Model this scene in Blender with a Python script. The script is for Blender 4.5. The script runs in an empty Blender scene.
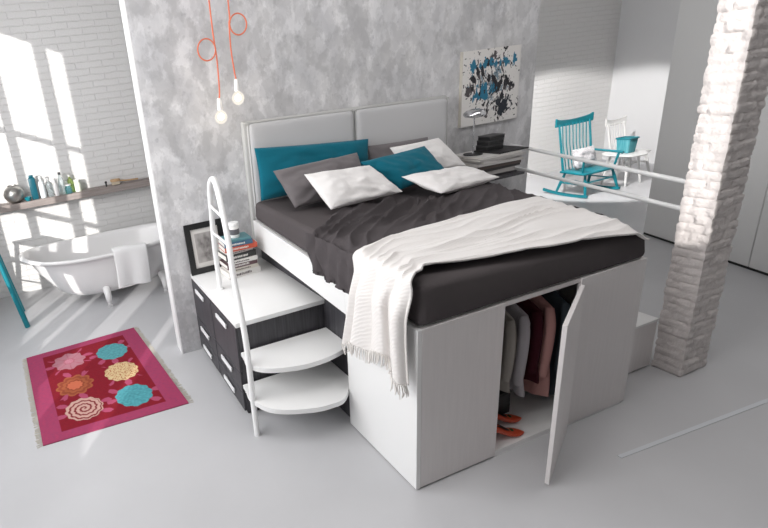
import bpy, bmesh, math, random
import numpy as np
from mathutils import Vector, Matrix, noise
random.seed(7)
C = bpy.context.scene.collection
PI = math.pi

# ------------------------------------------------------------------ materials
MATS = {}
def new_mat(name):
    m = bpy.data.materials.new(name); m.use_nodes = True
    nt = m.node_tree
    b = nt.nodes['Principled BSDF']
    MATS[name] = m
    return m, nt, b

def setb(b, **k):
    for key, v in k.items():
        b.inputs[key.replace('_', ' ')].default_value = v

def plain(name, col, rough=.5, metal=0., var=.0, scale=8., bump=0., bscale=60., sheen=0., stretch=None, spec=.5, col2=None, detail=4.):
    m, nt, b = new_mat(name)
    c = tuple(col) + (1,)
    setb(b, Base_Color=c, Roughness=rough, Metallic=metal)
    b.inputs['Specular IOR Level'].default_value = spec
    if sheen:
        b.inputs['Sheen Weight'].default_value = sheen
    tc = nt.nodes.new('ShaderNodeTexCoord')
    src = tc.outputs['Object']
    if stretch:
        mp = nt.nodes.new('ShaderNodeMapping'); mp.inputs['Scale'].default_value = stretch
        nt.links.new(src, mp.inputs['Vector']); src = mp.outputs['Vector']
    if var or col2:
        n = nt.nodes.new('ShaderNodeTexNoise'); n.inputs['Scale'].default_value = scale; n.inputs['Detail'].default_value = detail
        nt.links.new(src, n.inputs['Vector'])
        r = nt.nodes.new('ShaderNodeValToRGB')
        r.color_ramp.elements[0].position = .32; r.color_ramp.elements[1].position = .68
        if col2:
            r.color_ramp.elements[0].color = tuple(col2) + (1,); r.color_ramp.elements[1].color = c
        else:
            r.color_ramp.elements[0].color = tuple(x * (1 - var) for x in col) + (1,)
            r.color_ramp.elements[1].color = tuple(min(1, x * (1 + var)) for x in col) + (1,)
        nt.links.new(n.outputs['Fac'], r.inputs['Fac']); nt.links.new(r.outputs['Color'], b.inputs['Base Color'])
    if bump:
        n2 = nt.nodes.new('ShaderNodeTexNoise'); n2.inputs['Scale'].default_value = bscale; n2.inputs['Detail'].default_value = 6
        nt.links.new(src, n2.inputs['Vector'])
        bp = nt.nodes.new('ShaderNodeBump'); bp.inputs['Strength'].default_value = bump; bp.inputs['Distance'].default_value = .01
        nt.links.new(n2.outputs['Fac'], bp.inputs['Height']); nt.links.new(bp.outputs['Normal'], b.inputs['Normal'])
    return m

def brick_wall_mat(name, col):
    m, nt, b = new_mat(name)
    setb(b, Roughness=.75)
    b.inputs['Specular IOR Level'].default_value = .25
    g = nt.nodes.new('ShaderNodeNewGeometry')
    sx = nt.nodes.new('ShaderNodeSeparateXYZ'); nt.links.new(g.outputs['Position'], sx.inputs[0])
    cx = nt.nodes.new('ShaderNodeCombineXYZ')
    nt.links.new(sx.outputs['X'], cx.inputs['X']); nt.links.new(sx.outputs['Z'], cx.inputs['Y'])
    nz = nt.nodes.new('ShaderNodeTexNoise'); nz.inputs['Scale'].default_value = 9; nz.inputs['Detail'].default_value = 3
    nt.links.new(g.outputs['Position'], nz.inputs['Vector'])
    vm = nt.nodes.new('ShaderNodeVectorMath'); vm.operation = 'MULTIPLY_ADD'
    nt.links.new(nz.outputs['Color'], vm.inputs[0]); vm.inputs[1].default_value = (.03, .03, 0); nt.links.new(cx.outputs[0], vm.inputs[2])
    br = nt.nodes.new('ShaderNodeTexBrick')
    br.inputs['Scale'].default_value = 1.0
    br.inputs['Brick Width'].default_value = .36; br.inputs['Row Height'].default_value = .085
    br.inputs['Mortar Size'].default_value = .007; br.inputs['Mortar Smooth'].default_value = .6
    br.inputs['Color1'].default_value = (1, 1, 1, 1); br.inputs['Color2'].default_value = (.82, .82, .82, 1); br.inputs['Mortar'].default_value = (0, 0, 0, 1)
    nt.links.new(vm.outputs[0], br.inputs['Vector'])
    n2 = nt.nodes.new('ShaderNodeTexNoise'); n2.inputs['Scale'].default_value = 45; n2.inputs['Detail'].default_value = 5
    nt.links.new(g.outputs['Position'], n2.inputs['Vector'])
    mx = nt.nodes.new('ShaderNodeMath'); mx.operation = 'MULTIPLY_ADD'; mx.inputs[1].default_value = .6
    nt.links.new(n2.outputs['Fac'], mx.inputs[0]); nt.links.new(br.outputs['Color'], mx.inputs[2])
    bp = nt.nodes.new('ShaderNodeBump'); bp.inputs['Strength'].default_value = .62; bp.inputs['Distance'].default_value = .013
    nt.links.new(mx.outputs[0], bp.inputs['Height']); nt.links.new(bp.outputs['Normal'], b.inputs['Normal'])
    mc = nt.nodes.new('ShaderNodeMix'); mc.data_type = 'RGBA'
    mc.inputs['A'].default_value = tuple(x * 1.0 for x in col) + (1,); mc.inputs['B'].default_value = tuple(x * .97 for x in col) + (1,)
    nt.links.new(br.outputs['Fac'], mc.inputs['Factor']); nt.links.new(mc.outputs['Result'], b.inputs['Base Color'])
    return m

def concrete_mat(name):
    m, nt, b = new_mat(name)
    setb(b, Roughness=.7); b.inputs['Specular IOR Level'].default_value = .3
    g = nt.nodes.new('ShaderNodeNewGeometry')
    n1 = nt.nodes.new('ShaderNodeTexNoise'); n1.inputs['Scale'].default_value = 2.6; n1.inputs['Detail'].default_value = 9; n1.inputs['Roughness'].default_value = .62; n1.inputs['Distortion'].default_value = .5
    mp = nt.nodes.new('ShaderNodeMapping'); mp.inputs['Scale'].default_value = (1.5, 1, 1.0); mp.inputs['Rotation'].default_value = (0, .5, 0)
    nt.links.new(g.outputs['Position'], mp.inputs['Vector']); nt.links.new(mp.outputs[0], n1.inputs['Vector'])
    r1 = nt.nodes.new('ShaderNodeValToRGB'); e = r1.color_ramp.elements
    e[0].position = .34; e[0].color = (.57, .57, .585, 1); e[1].position = .64; e[1].color = (.70, .695, .70, 1)
    nt.links.new(n1.outputs['Fac'], r1.inputs['Fac'])
    # trowel patches
    n2 = nt.nodes.new('ShaderNodeTexVoronoi'); n2.inputs['Scale'].default_value = 4.2; n2.feature = 'SMOOTH_F1'; n2.inputs['Smoothness'].default_value = .6
    vm = nt.nodes.new('ShaderNodeVectorMath'); vm.operation = 'MULTIPLY_ADD'
    n3 = nt.nodes.new('ShaderNodeTexNoise'); n3.inputs['Scale'].default_value = 5; n3.inputs['Detail'].default_value = 5
    nt.links.new(g.outputs['Position'], n3.inputs['Vector'])
    nt.links.new(n3.outputs['Color'], vm.inputs[0]); vm.inputs[1].default_value = (.6, .6, .6); nt.links.new(mp.outputs[0], vm.inputs[2])
    nt.links.new(vm.outputs[0], n2.inputs['Vector'])
    r2 = nt.nodes.new('ShaderNodeValToRGB'); r2.color_ramp.elements[0].color = (.90, .90, .91, 1); r2.color_ramp.elements[1].color = (1.08, 1.08, 1.08, 1)
    nt.links.new(n2.outputs['Color'], r2.inputs['Fac'])
    mx = nt.nodes.new('ShaderNodeMix'); mx.data_type = 'RGBA'; mx.blend_type = 'MULTIPLY'; mx.inputs['Factor'].default_value = 1
    nt.links.new(r1.outputs['Color'], mx.inputs['A']); nt.links.new(r2.outputs['Color'], mx.inputs['B'])
    # small pits
    n4 = nt.nodes.new('ShaderNodeTexNoise'); n4.inputs['Scale'].default_value = 14; n4.inputs['Detail'].default_value = 8
    nt.links.new(g.outputs['Position'], n4.inputs['Vector'])
    r4 = nt.nodes.new('ShaderNodeValToRGB'); r4.color_ramp.elements[0].position = .22; r4.color_ramp.elements[0].color = (.72, .72, .74, 1); r4.color_ramp.elements[1].position = .36; r4.color_ramp.elements[1].color = (1, 1, 1, 1)
    nt.links.new(n4.outputs['Fac'], r4.inputs['Fac'])
    mx2 = nt.nodes.new('ShaderNodeMix'); mx2.data_type = 'RGBA'; mx2.blend_type = 'MULTIPLY'; mx2.inputs['Factor'].default_value = 1
    nt.links.new(mx.outputs['Result'], mx2.inputs['A']); nt.links.new(r4.outputs['Color'], mx2.inputs['B'])
    prev = mx2.outputs['Result']
    for sc, off, lo, hi, pos in ((2.3, 0, .90, 1.05, .50), (3.9, 7, .93, 1.07, .53), (7.5, 13, .955, 1.04, .5)):
        m3 = nt.nodes.new('ShaderNodeMapping'); m3.inputs['Location'].default_value = (off, off, off); m3.inputs['Scale'].default_value = (1.25, 1, .85)
        n5 = nt.nodes.new('ShaderNodeTexNoise'); n5.inputs['Scale'].default_value = sc; n5.inputs['Detail'].default_value = 10; n5.inputs['Roughness'].default_value = .6
        nt.links.new(g.outputs['Position'], m3.inputs['Vector']); nt.links.new(m3.outputs[0], n5.inputs['Vector'])
        r5 = nt.nodes.new('ShaderNodeValToRGB'); r5.color_ramp.elements[0].position = pos - .018; r5.color_ramp.elements[0].color = (lo, lo, lo, 1); r5.color_ramp.elements[1].position = pos + .018; r5.color_ramp.elements[1].color = (hi, hi, hi, 1)
        nt.links.new(n5.outputs['Fac'], r5.inputs['Fac'])
        m5 = nt.nodes.new('ShaderNodeMix'); m5.data_type = 'RGBA'; m5.blend_type = 'MULTIPLY'; m5.inputs['Factor'].default_value = 1
        nt.links.new(prev, m5.inputs['A']); nt.links.new(r5.outputs['Color'], m5.inputs['B']); prev = m5.outputs['Result']
    nt.links.new(prev, b.inputs['Base Color'])
    bp = nt.nodes.new('ShaderNodeBump'); bp.inputs['Strength'].default_value = .25; bp.inputs['Distance'].default_value = .01
    nt.links.new(n4.outputs['Fac'], bp.inputs['Height']); nt.links.new(bp.outputs['Normal'], b.inputs['Normal'])
    return m

def attr_mat(name, rough=.8, bump=0., bscale=200.):
    m, nt, b = new_mat(name)
    setb(b, Roughness=rough); b.inputs['Specular IOR Level'].default_value = .2
    a = nt.nodes.new('ShaderNodeAttribute'); a.attribute_name = 'pattern'
    nt.links.new(a.outputs['Color'], b.inputs['Base Color'])
    if bump:
        tc = nt.nodes.new('ShaderNodeTexCoord')
        n2 = nt.nodes.new('ShaderNodeTexNoise'); n2.inputs['Scale'].default_value = bscale
        nt.links.new(tc.outputs['Object'], n2.inputs['Vector'])
        bp = nt.nodes.new('ShaderNodeBump'); bp.inputs['Strength'].default_value = bump; bp.inputs['Distance'].default_value = .006
        nt.links.new(n2.outputs['Fac'], bp.inputs['Height']); nt.links.new(bp.outputs['Normal'], b.inputs['Normal'])
    return m

def emit_mat(name, col, strength):
    m, nt, b = new_mat(name)
    setb(b, Base_Color=(1, 1, 1, 1), Emission_Color=tuple(col) + (1,), Emission_Strength=strength)
    return m

def glass_mat(name, col, rough=.05):
    m, nt, b = new_mat(name)
    setb(b, Base_Color=tuple(col) + (1,), Roughness=rough, Transmission_Weight=.85, IOR=1.3)
    return m

def knit_mat(name, col):
    m, nt, b = new_mat(name)
    setb(b, Base_Color=tuple(col) + (1,), Roughness=.95); b.inputs['Specular IOR Level'].default_value = .1
    b.inputs['Sheen Weight'].default_value = .3
    tc = nt.nodes.new('ShaderNodeTexCoord')
    w = nt.nodes.new('ShaderNodeTexWave'); w.inputs['Scale'].default_value = 26; w.inputs['Distortion'].default_value = 3; w.inputs['Detail'].default_value = 3; w.bands_direction = 'DIAGONAL'
    n = nt.nodes.new('ShaderNodeTexNoise'); n.inputs['Scale'].default_value = 120
    nt.links.new(tc.outputs['Object'], w.inputs['Vector']); nt.links.new(tc.outputs['Object'], n.inputs['Vector'])
    a = nt.nodes.new('ShaderNodeMath'); a.operation = 'ADD'; nt.links.new(w.outputs['Fac'], a.inputs[0]); nt.links.new(n.outputs['Fac'], a.inputs[1])
    bp = nt.nodes.new('ShaderNodeBump'); bp.inputs['Strength'].default_value = .22; bp.inputs['Distance'].default_value = .006
    nt.links.new(a.outputs[0], bp.inputs['Height']); nt.links.new(bp.outputs['Normal'], b.inputs['Normal'])
    return m

M_floor = plain('pale_resin_floor', (.54, .54, .555), .38, var=.035, scale=1.3, spec=.4)
M_brick = brick_wall_mat('white_painted_brick', (.80, .79, .78))
M_pillar = plain('rough_painted_brick', (.70, .655, .64), .8, var=.06, scale=14, bump=.5, bscale=70, spec=.2)
M_concrete = concrete_mat('trowelled_concrete')
M_wallend = plain('white_plaster', (.84, .84, .84), .6, bump=.1, bscale=30)
M_wallgrey = plain('smooth_white_wall', (.74, .74, .75), .55)
M_cupboard = plain('grey_white_lacquer', (.74, .74, .735), .45)
M_ceiling = plain('ceiling_paint', (.42, .42, .42), .8)
M_front = plain('taupe_plaster', (.22, .21, .20), .8)
M_whitewood = plain('white_woodgrain_laminate', (.79, .755, .75), .5, var=.022, scale=6, stretch=(9, 9, .5), bump=.08, bscale=30, detail=6)
M_whitepanel = plain('white_laminate', (.86, .86, .855), .42)
M_dark = plain('dark_woodgrain_laminate', (.062, .06, .068), .45, col2=(.03, .029, .034), scale=7, stretch=(9, 9, .4), bump=.06, bscale=20)
M_black = plain('black_plastic', (.012, .012, .013), .4)
M_blackmatt = plain('black_board', (.015, .014, .015), .6)
M_handle = plain('white_handle', (.85, .85, .86), .35)
M_tube = plain('white_enamelled_tube', (.88, .88, .88), .3)
M_headfab = plain('grey_upholstery', (.56, .56, .57), .9, bump=.25, bscale=260, sheen=.2, spec=.15)
M_headframe = plain('pale_grey_upholstery', (.50, .50, .49), .85, bump=.15, bscale=200, spec=.2)
M_sheet = plain('charcoal_cotton_sheet', (.098, .087, .089), .9, bump=.35, bscale=22, sheen=.0, spec=.04)
M_duvet = plain('charcoal_cotton_duvet', (.084, .075, .078), .9, bump=.3, bscale=30, sheen=.0, spec=.04)
M_greypil = plain('warm_grey_cotton', (.17, .155, .16), .85, bump=.2, bscale=30, sheen=.2, spec=.12)
M_teal = plain('teal_cotton', (.005, .135, .195), .85, bump=.2, bscale=40, sheen=.15, spec=.12)
M_whitefab = plain('white_cotton', (.88, .86, .85), .9, bump=.25, bscale=35, sheen=.1, spec=.12)
M_throw = knit_mat('cream_knit', (.80, .77, .75))
M_fringe = plain('cream_yarn', (.78, .75, .72), .95, spec=.1)
M_cord = plain('coral_textile_cord', (.72, .19, .10), .7)
M_socket = plain('white_ceramic', (.9, .88, .86), .3)
M_bulb = emit_mat('glowing_filament', (1., .86, .68), 30.)
M_bulbglass, _nt, _b = new_mat('thin_bulb_glass')
_tr = _nt.nodes.new('ShaderNodeBsdfTransparent'); _mx = _nt.nodes.new('ShaderNodeMixShader'); _gl = _nt.nodes.new('ShaderNodeEmission')
_gl.inputs['Strength'].default_value = 1.25; _gl.inputs['Color'].default_value = (1, .92, .80, 1); _mx.inputs[0].default_value = .42
_nt.links.new(_tr.outputs[0], _mx.inputs[1]); _nt.links.new(_gl.outputs[0], _mx.inputs[2])
_nt.links.new(_mx.outputs[0], _nt.nodes['Material Output'].inputs['Surface'])
M_chrome = plain('chrome', (.72, .72, .74), .15, metal=1.)
M_silver = plain('hammered_silver', (.55, .53, .50), .3, metal=1., bump=.4, bscale=20)
M_tealpaint = plain('teal_paint', (.004, .20, .25), .4)
M_whitepaint = plain('white_chair_paint', (.82, .81, .80), .4)
M_tub = plain('white_tub_enamel', (.85, .84, .84), .18)
M_towel = plain('white_terry', (.92, .92, .92), .95, bump=.5, bscale=160, spec=.1)
M_shelf = plain('weathered_grey_wood', (.36, .31, .29), .7, col2=(.25, .215, .20), scale=5, stretch=(.6, 6, 9), bump=.2, bscale=30)
M_woodtan = plain('tan_wood', (.55, .36, .20), .6)
M_frameblk = plain('black_frame', (.012, .012, .013), .35)
M_rug = attr_mat('woven_rug', .95, bump=.5, bscale=160)
M_art = attr_mat('painted_canvas', .7)
M_print = attr_mat('grey_print', .6)
M_redpump = plain('red_orange_leather', (.55, .07, .025), .3)
M_insole = plain('dark_insole', (.02, .018, .016), .5)
M_cushgrey = plain('grey_patterned_cotton', (.62, .60, .62), .9, var=.25, scale=30, spec=.1)
M_basket = plain('teal_woven_basket', (.05, .30, .36), .8, col2=(.16, .45, .50), scale=16, stretch=(3, 3, .2), spec=.2)

# ------------------------------------------------------------------ mesh helpers
def finish(bm, angle=38):
    bmesh.ops.recalc_face_normals(bm, faces=bm.faces[:])
    for f in bm.faces: f.smooth = True
    a = math.radians(angle)
    for e in bm.edges:
        if len(e.link_faces) == 2:
            e.smooth = e.calc_face_angle(0) < a
ORG = {}
def obj(name, bm, mat, parent=None, label=None, angle=38, solid=None, raw=False):
    """link a bmesh (in world coordinates) as one object"""
    if not raw: finish(bm, angle)
    me = bpy.data.meshes.new(name)
    if parent is None:
        co = [v.co for v in bm.verts]
        lo = [min(c[i] for c in co) for i in range(3)]; hi = [max(c[i] for c in co) for i in range(3)]
        o0 = Vector(((lo[0] + hi[0]) / 2, (lo[1] + hi[1]) / 2, lo[2]))
    else:
        o0 = ORG[parent.name]
    bmesh.ops.translate(bm, verts=bm.verts[:], vec=-o0)
    bm.to_mesh(me); bm.free()
    o = bpy.data.objects.new(name, me); C.objects.link(o)
    for m in (mat if isinstance(mat, (list, tuple)) else [mat]): me.materials.append(m)
    if parent is None: o.location = o0
    else: o.parent = parent
    ORG[o.name] = o0.copy()
    if label: o['label'] = label
    if solid:
        md = o.modifiers.new('thickness', 'SOLIDIFY'); md.thickness = solid; md.offset = 1
    return o

def tag(o, label, cat, group=None):
    o['label'] = label; o['category'] = cat
    if group: o['group'] = group
    return o
def struct(name, bm, mat, parent=None):
    o = obj(name, bm, mat, parent)
    if parent is None: o['kind'] = 'structure'
    return o
def thing(name, label, cat, loc, group=None):
    o = bpy.data.objects.new(name, None); C.objects.link(o); o.location = loc; o.empty_display_size = .1
    ORG[o.name] = Vector(loc)
    return tag(o, label, cat, group)

def hexa(bm, P, bevel=0., seg=2):
    """P: 8 corners; bottom 4 (ccw) then top 4"""
    vs = [bm.verts.new(p) for p in P]
    fs = []
    for f in ((3, 2, 1, 0), (4, 5, 6, 7), (0, 1, 5, 4), (1, 2, 6, 5), (2, 3, 7, 6), (3, 0, 4, 7)):
        fs.append(bm.faces.new([vs[i] for i in f]))
    if bevel:
        es = list({e for f in fs for e in f.edges})
        bmesh.ops.bevel(bm, geom=es, offset=bevel, segments=seg, affect='EDGES', profile=.5)
    return vs
def box(bm, lo, hi, bevel=0., seg=2, mat=None):
    x0, y0, z0 = lo; x1, y1, z1 = hi
    P = [(x0, y0, z0), (x1, y0, z0), (x1, y1, z0), (x0, y1, z0), (x0, y0, z1), (x1, y0, z1), (x1, y1, z1), (x0, y1, z1)]
    if mat is not None: P = [mat @ Vector(p) for p in P]
    return hexa(bm, P, bevel, seg)
def bx(lo, hi, bevel=0., seg=2, mat=None):
    bm = bmesh.new(); box(bm, lo, hi, bevel, seg, mat); return bm

def catmull(P, n=8, closed=False):
    P = [Vector(p) for p in P]; out = []
    N = len(P); rng = range(N if closed else N - 1)
    for i in rng:
        if closed: a, b, c, d = P[(i - 1) % N], P[i], P[(i + 1) % N], P[(i + 2) % N]
        else: a, b, c, d = P[max(i - 1, 0)], P[i], P[i + 1], P[min(i + 2, N - 1)]
        for k in range(n):
            t = k / n
            out.append(.5 * ((2 * b) + (c - a) * t + (2 * a - 5 * b + 4 * c - d) * t * t + (-a + 3 * b - 3 * c + d) * t ** 3))
    if not closed: out.append(P[-1].copy())
    return out
def tube(bm, pts, rad, seg=10, closed=False, caps=True):
    pts = [Vector(p) for p in pts]; N = len(pts)
    rr = rad if isinstance(rad, (list, tuple)) else [rad] * N
    rings = []; nrm = None
    for i in range(N):
        if closed: t = pts[(i + 1) % N] - pts[(i - 1) % N]
        else: t = pts[min(i + 1, N - 1)] - pts[max(i - 1, 0)]
        t.normalize()
        if nrm is None:
            nrm = t.orthogonal().normalized()
        nrm = (nrm - t * nrm.dot(t))
        if nrm.length < 1e-6: nrm = t.orthogonal()
        nrm.normalize(); bn = t.cross(nrm)
        rings.append([bm.verts.new(pts[i] + (nrm * math.cos(2 * PI * k / seg) + bn * math.sin(2 * PI * k / seg)) * rr[i]) for k in range(seg)])
    M = N if closed else N - 1
    for i in range(M):
        A = rings[i]; B = rings[(i + 1) % N]
        for k in range(seg):
            bm.faces.new((A[k], A[(k + 1) % seg], B[(k + 1) % seg], B[k]))
    if caps and not closed:
        bm.faces.new(rings[0][::-1]); bm.faces.new(rings[-1])
def tb(pts, rad, seg=10, closed=False):
    bm = bmesh.new(); tube(bm, pts, rad, seg, closed); return bm
def lathe(bm, prof, center, seg=24, axis=None, sx=1., sy=1.):
    """prof: list of (r, z)"""
    c = Vector(center); rings = []
    Mx = axis if axis is not None else Matrix.Identity(3)
    for r, z in prof:
        if r < 1e-6: rings.append([bm.verts.new(c + Mx @ Vector((0, 0, z)))])
        else: rings.append([bm.verts.new(c + Mx @ Vector((r * sx * math.cos(2 * PI * k / seg), r * sy * math.sin(2 * PI * k / seg), z))) for k in range(seg)])
    for A, B in zip(rings, rings[1:]):
        for k in range(seg):
            k2 = (k + 1) % seg
            if len(A) == 1 and len(B) == 1: continue
            if len(A) == 1: bm.faces.new((A[0], B[k], B[k2]))
            elif len(B) == 1: bm.faces.new((A[k], A[k2], B[0]))
            else: bm.faces.new((A[k], A[k2], B[k2], B[k]))
def lt(prof, center, seg=24, **k):
    bm = bmesh.new(); lathe(bm, prof, center, seg, **k); return bm
def prism(bm, poly, z0, z1, bevel=0.):
    a = [bm.verts.new((x, y, z0)) for x, y in poly]; b = [bm.verts.new((x, y, z1)) for x, y in poly]
    fs = [bm.faces.new(a[::-1]), bm.faces.new(b)]
    n = len(poly)
    for i in range(n): fs.append(bm.faces.new((a[i], a[(i + 1) % n], b[(i + 1) % n], b[i])))
    if bevel:
        es = list({e for f in fs[:2] for e in f.edges})
        bmesh.ops.bevel(bm, geom=es, offset=bevel, segments=2, affect='EDGES')
def grid(bm, nu, nv, fn, wrapu=False):
    V = [[bm.verts.new(fn(i / (nu if wrapu else nu - 1), j / (nv - 1))) for j in range(nv)] for i in range(nu)]
    for i in range(nu if wrapu else nu - 1):
        for j in range(nv - 1):
            i2 = (i + 1) % nu
            bm.faces.new((V[i][j], V[i2][j], V[i2][j + 1], V[i][j + 1]))
    return V
def lerp(a, b, t): return a + (b - a) * t
def interp(x, T):
    if x <= T[0][0]: return T[0][1]
    for (a, va), (b, vb) in zip(T, T[1:]):
        if x <= b:
            t = (x - a) / (b - a); return lerp(va, vb, t)
    return T[-1][1]
def sstep(a, b, x):
    t = min(max((x - a) / (b - a), 0), 1); return t * t * (3 - 2 * t)
def nz(x, y=0, z=0): return noise.noise(Vector((x, y, z)))
def painted(name, corner, eu, ev, nu, nv, fn, mat, parent, thick=.002):
    """flat patterned sheet: corner + u*eu + v*ev, colour fn(u, v)"""
    bm = bmesh.new(); corner, eu, ev = Vector(corner), Vector(eu), Vector(ev)
    lay = bm.verts.layers.float_color.new('pattern')
    V = grid(bm, nu, nv, lambda u, v: corner + eu * u + ev * v)
    for i in range(nu):
        for j in range(nv):
            c = fn(i / (nu - 1), j / (nv - 1)); V[i][j][lay] = (c[0], c[1], c[2], 1)
    return obj(name, bm, mat, parent)

# ------------------------------------------------------------------ room shell
XL, XR, YF, YB, H = -3.6, 9.4, -4.2, 5.13, 4.7
struct('floor', bx((XL - .2, YF - .2, -.1), (XR + .2, YB + .2, 0)), M_floor)
struct('ceiling', bx((XL - .2, YF - .2, H), (XR + .2, YB + .2, H + .1)), M_ceiling)
struct('wall_back', bx((XL - .2, YB, 0), (XR + .2, YB + .2, H)), M_brick)
struct('wall_right', bx((XR, YF, 0), (XR + .2, YB, H)), M_wallgrey)
b = bmesh.new()
for lo, hi in (((XL - .06, YF - .06, 0), (-.60, YF, H)), ((-.45, YF - .06, 0), (XR + .2, YF, H)), ((-.60, YF - .06, 0), (-.45, YF, 2.28)), ((-.60, YF - .06, 4.42), (-.45, YF, H))): box(b, lo, hi)
struct('wall_front', b, M_front)
b = bmesh.new(); box(b, (-.60, YF - .05, 2.285), (-.45, YF - .02, 2.30)); box(b, (-.60, YF - .05, 4.40), (-.45, YF - .02, 4.415))
struct('pillar_light_slit', b, M_ceiling)  # frame of a slit added in the unseen front wall to light the pillar
# concrete partition behind the bed
b = bmesh.new(); box(b, (-.83, 2.232, 0), (3.55, 2.41, H))
struct('wall_middle', b, M_concrete)
struct('trim_1', bx((-.842, 2.236, 0), (-.829, 2.415, H)), M_wallend)

# left wall with openings: tall window towards the back, low strip window beside it
# (rects of solid wall, y0,y1,z0,z1)
b = bmesh.new()
tall = (1.47, 3.55, .50, 4.30); low = (-1.95, 1.24, .60, 1.42)
def lw(y0, y1, z0, z1): box(b, (XL - .05, y0, z0), (XL, y1, z1))
lw(YF, low[0], 0, H); lw(low[0], low[1], 0, low[2]); lw(low[0], low[1], low[3], H)
lw(low[1], tall[0], 0, H); lw(tall[0], tall[1], 0, tall[2]); lw(tall[0], tall[1], tall[3], H); lw(tall[1], YB, 0, H)
struct('wall_left', b, M_wallgrey)
M_winframe = plain('window_steel', (.3, .3, .3), .5)
def window(name, y0, y1, z0, z1, mull, bars):
    b = bmesh.new()
    for (a, c) in ((y0, y0 + .04), (y1 - .04, y1)): box(b, (XL - .045, a, z0), (XL - .005, c, z1))
    for (a, c) in ((z0, z0 + .04), (z1 - .04, z1)): box(b, (XL - .045, y0 + .04, a), (XL - .005, y1 - .04, c))
    for m0, m1 in mull: box(b, (XL - .045, m0, z0 + .04), (XL - .005, m1, z1 - .04))
    for c in bars: box(b, (XL - .044, y0 + .04, c), (XL - .006, y1 - .04, c + .07))
    if name == 'window_2': box(b, (XL - .044, -1.44, z0 + .04), (XL - .006, -1.20, .785))
    return struct(name, b, M_winframe)
window('window_1', *tall, mull=[(1.85, 2.05), (2.80, 2.93)], bars=[1.00, 1.80, 2.92])
window('window_2', *low, mull=[(-1.91, -1.44), (-1.20, -.32), (.26, .98)], bars=[])

# ------------------------------------------------------------------ brick pillar
def brick_pillar():
    x0, x1, y0, y1 = 2.335, 2.615, .0, .175
    per = []
    st = .0115
    def edge(a, bb):
        n = max(2, int((Vector(bb) - Vector(a)).length / st))
        for k in range(n): per.append((lerp(a[0], bb[0], k / n), lerp(a[1], bb[1], k / n)))
    idx = []
    for a, c in (((x0, y0), (x1, y0)), ((x1, y0), (x1, y1)), ((x1, y1), (x0, y1)), ((x0, y1), (x0, y0))):
        idx.append(len(per)); edge(a, c)
    N = len(per); nrm = []; sd = []; cc = Vector(((x0 + x1) / 2, (y0 + y1) / 2))
    for i, (x, y) in enumerate(per):
        side = sum(1 for q in idx if i >= q) - 1
        n = [(0, -1), (1, 0), (0, 1), (-1, 0)][side]
        if i in idx:
            pn = [(0, -1), (1, 0), (0, 1), (-1, 0)][side - 1]
            n = ((n[0] + pn[0]) * .6, (n[1] + pn[1]) * .6)
        nrm.append(n); sd.append(side)
    rnd = random.Random(3); hh = .060; bl = .20
    def bh(side, row, k):
        r = random.Random(side * 7919 + row * 131 + k); return r.uniform(-.006, .006), 0
    rows = int(H / .012); bm = bmesh.new(); V = []
    for j in range(rows + 1):
        z = j * H / rows; ring = []
        for i, (x, y) in enumerate(per):
            s = x if sd[i] in (0, 2) else y
            zz = z + .010 * nz(s * 6, z * 3, sd[i] * 5)
            row = int(zz / hh); fz = zz / hh - row
            off = (row % 2) * bl / 2 + random.Random(row).uniform(-.03, .03)
            kx = (s + off + .012 * nz(s * 8, z * 9)) / bl; k = math.floor(kx); fx = kx - k
            near_corner = min(abs(i - q) for q in idx + [N]) < 3
            jz = min(fz, 1 - fz) * hh; jx = min(fx, 1 - fx) * bl
            if near_corner: jx = .1
            d = min(jz, jx)
            dep = -.008 * (1 - sstep(.001, .010, d))
            o, _ = bh(0 if near_corner else sd[i], row, 0 if near_corner else k)
            dep += o + .006 * nz(x * 28, y * 28, z * 28) + .003 * nz(x * 70, y * 70, z * 70)
            ring.append(bm.verts.new((x + nrm[i][0] * dep, y + nrm[i][1] * dep, z)))
        V.append(ring)
    for j in range(rows):
        for i in range(N):
            bm.faces.new((V[j][i], V[j][(i + 1) % N], V[j + 1][(i + 1) % N], V[j + 1][i]))
    bm.faces.new(V[0][::-1]); bm.faces.new(V[-1])
    o = obj('brick_pillar', bm, M_pillar, angle=60)
    tag(o, 'rough white painted brick pillar to the right of the bed', 'pillar')
brick_pillar()

# built-in wardrobe on the right, slightly angled
def wardrobe():
    A = Vector((5.22, 1.93, 0)); D = Vector((4.62, .55, 0)) - Vector((5.12, 1.87, 0)); D.normalize()
    N = Vector((D.y, -D.x, 0)) * -1
    if N.x > 0: N = -N
    t = thing('built_in_wardrobe', 'tall plain grey white wardrobe wall behind the brick pillar', 'wardrobe', tuple(A))
    W = -N  # away from room
    b = bmesh.new()
    def q(s, d, z): return A + D * s + W * d + Vector((0, 0, z))
    hexa(b, [q(0, .03, .0), q(4.2, .03, 0), q(4.2, 1.0, 0), q(0, 1.0, 0), q(0, .03, H), q(4.2, .03, H), q(4.2, 1.0, H), q(0, 1.0, H)])
    obj('carcass', b, M_cupboard, t)
    s = 0.0
    for wdt in (1.25, .92, .92, .92):
        b = bmesh.new(); a0, a1 = s + .004, s + wdt - .004
        hexa(b, [q(a0, 0, .03), q(a1, 0, .03), q(a1, .028, .03), q(a0, .028, .03), q(a0, 0, H - .01), q(a1, 0, H - .01), q(a1, .028, H - .01), q(a0, .028, H - .01)], .003, 1)
        obj('door', b, M_cupboard, t); s += wdt
    b = bmesh.new()
    hexa(b, [q(0, .012, .0), q(4.0, .012, 0), q(4.0, .03, 0), q(0, .03, 0), q(0, .012, .028), q(4.0, .012, .028), q(4.0, .03, .028), q(0, .03, .028)])
    obj('plinth', b, M_black, t)
wardrobe()

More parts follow.
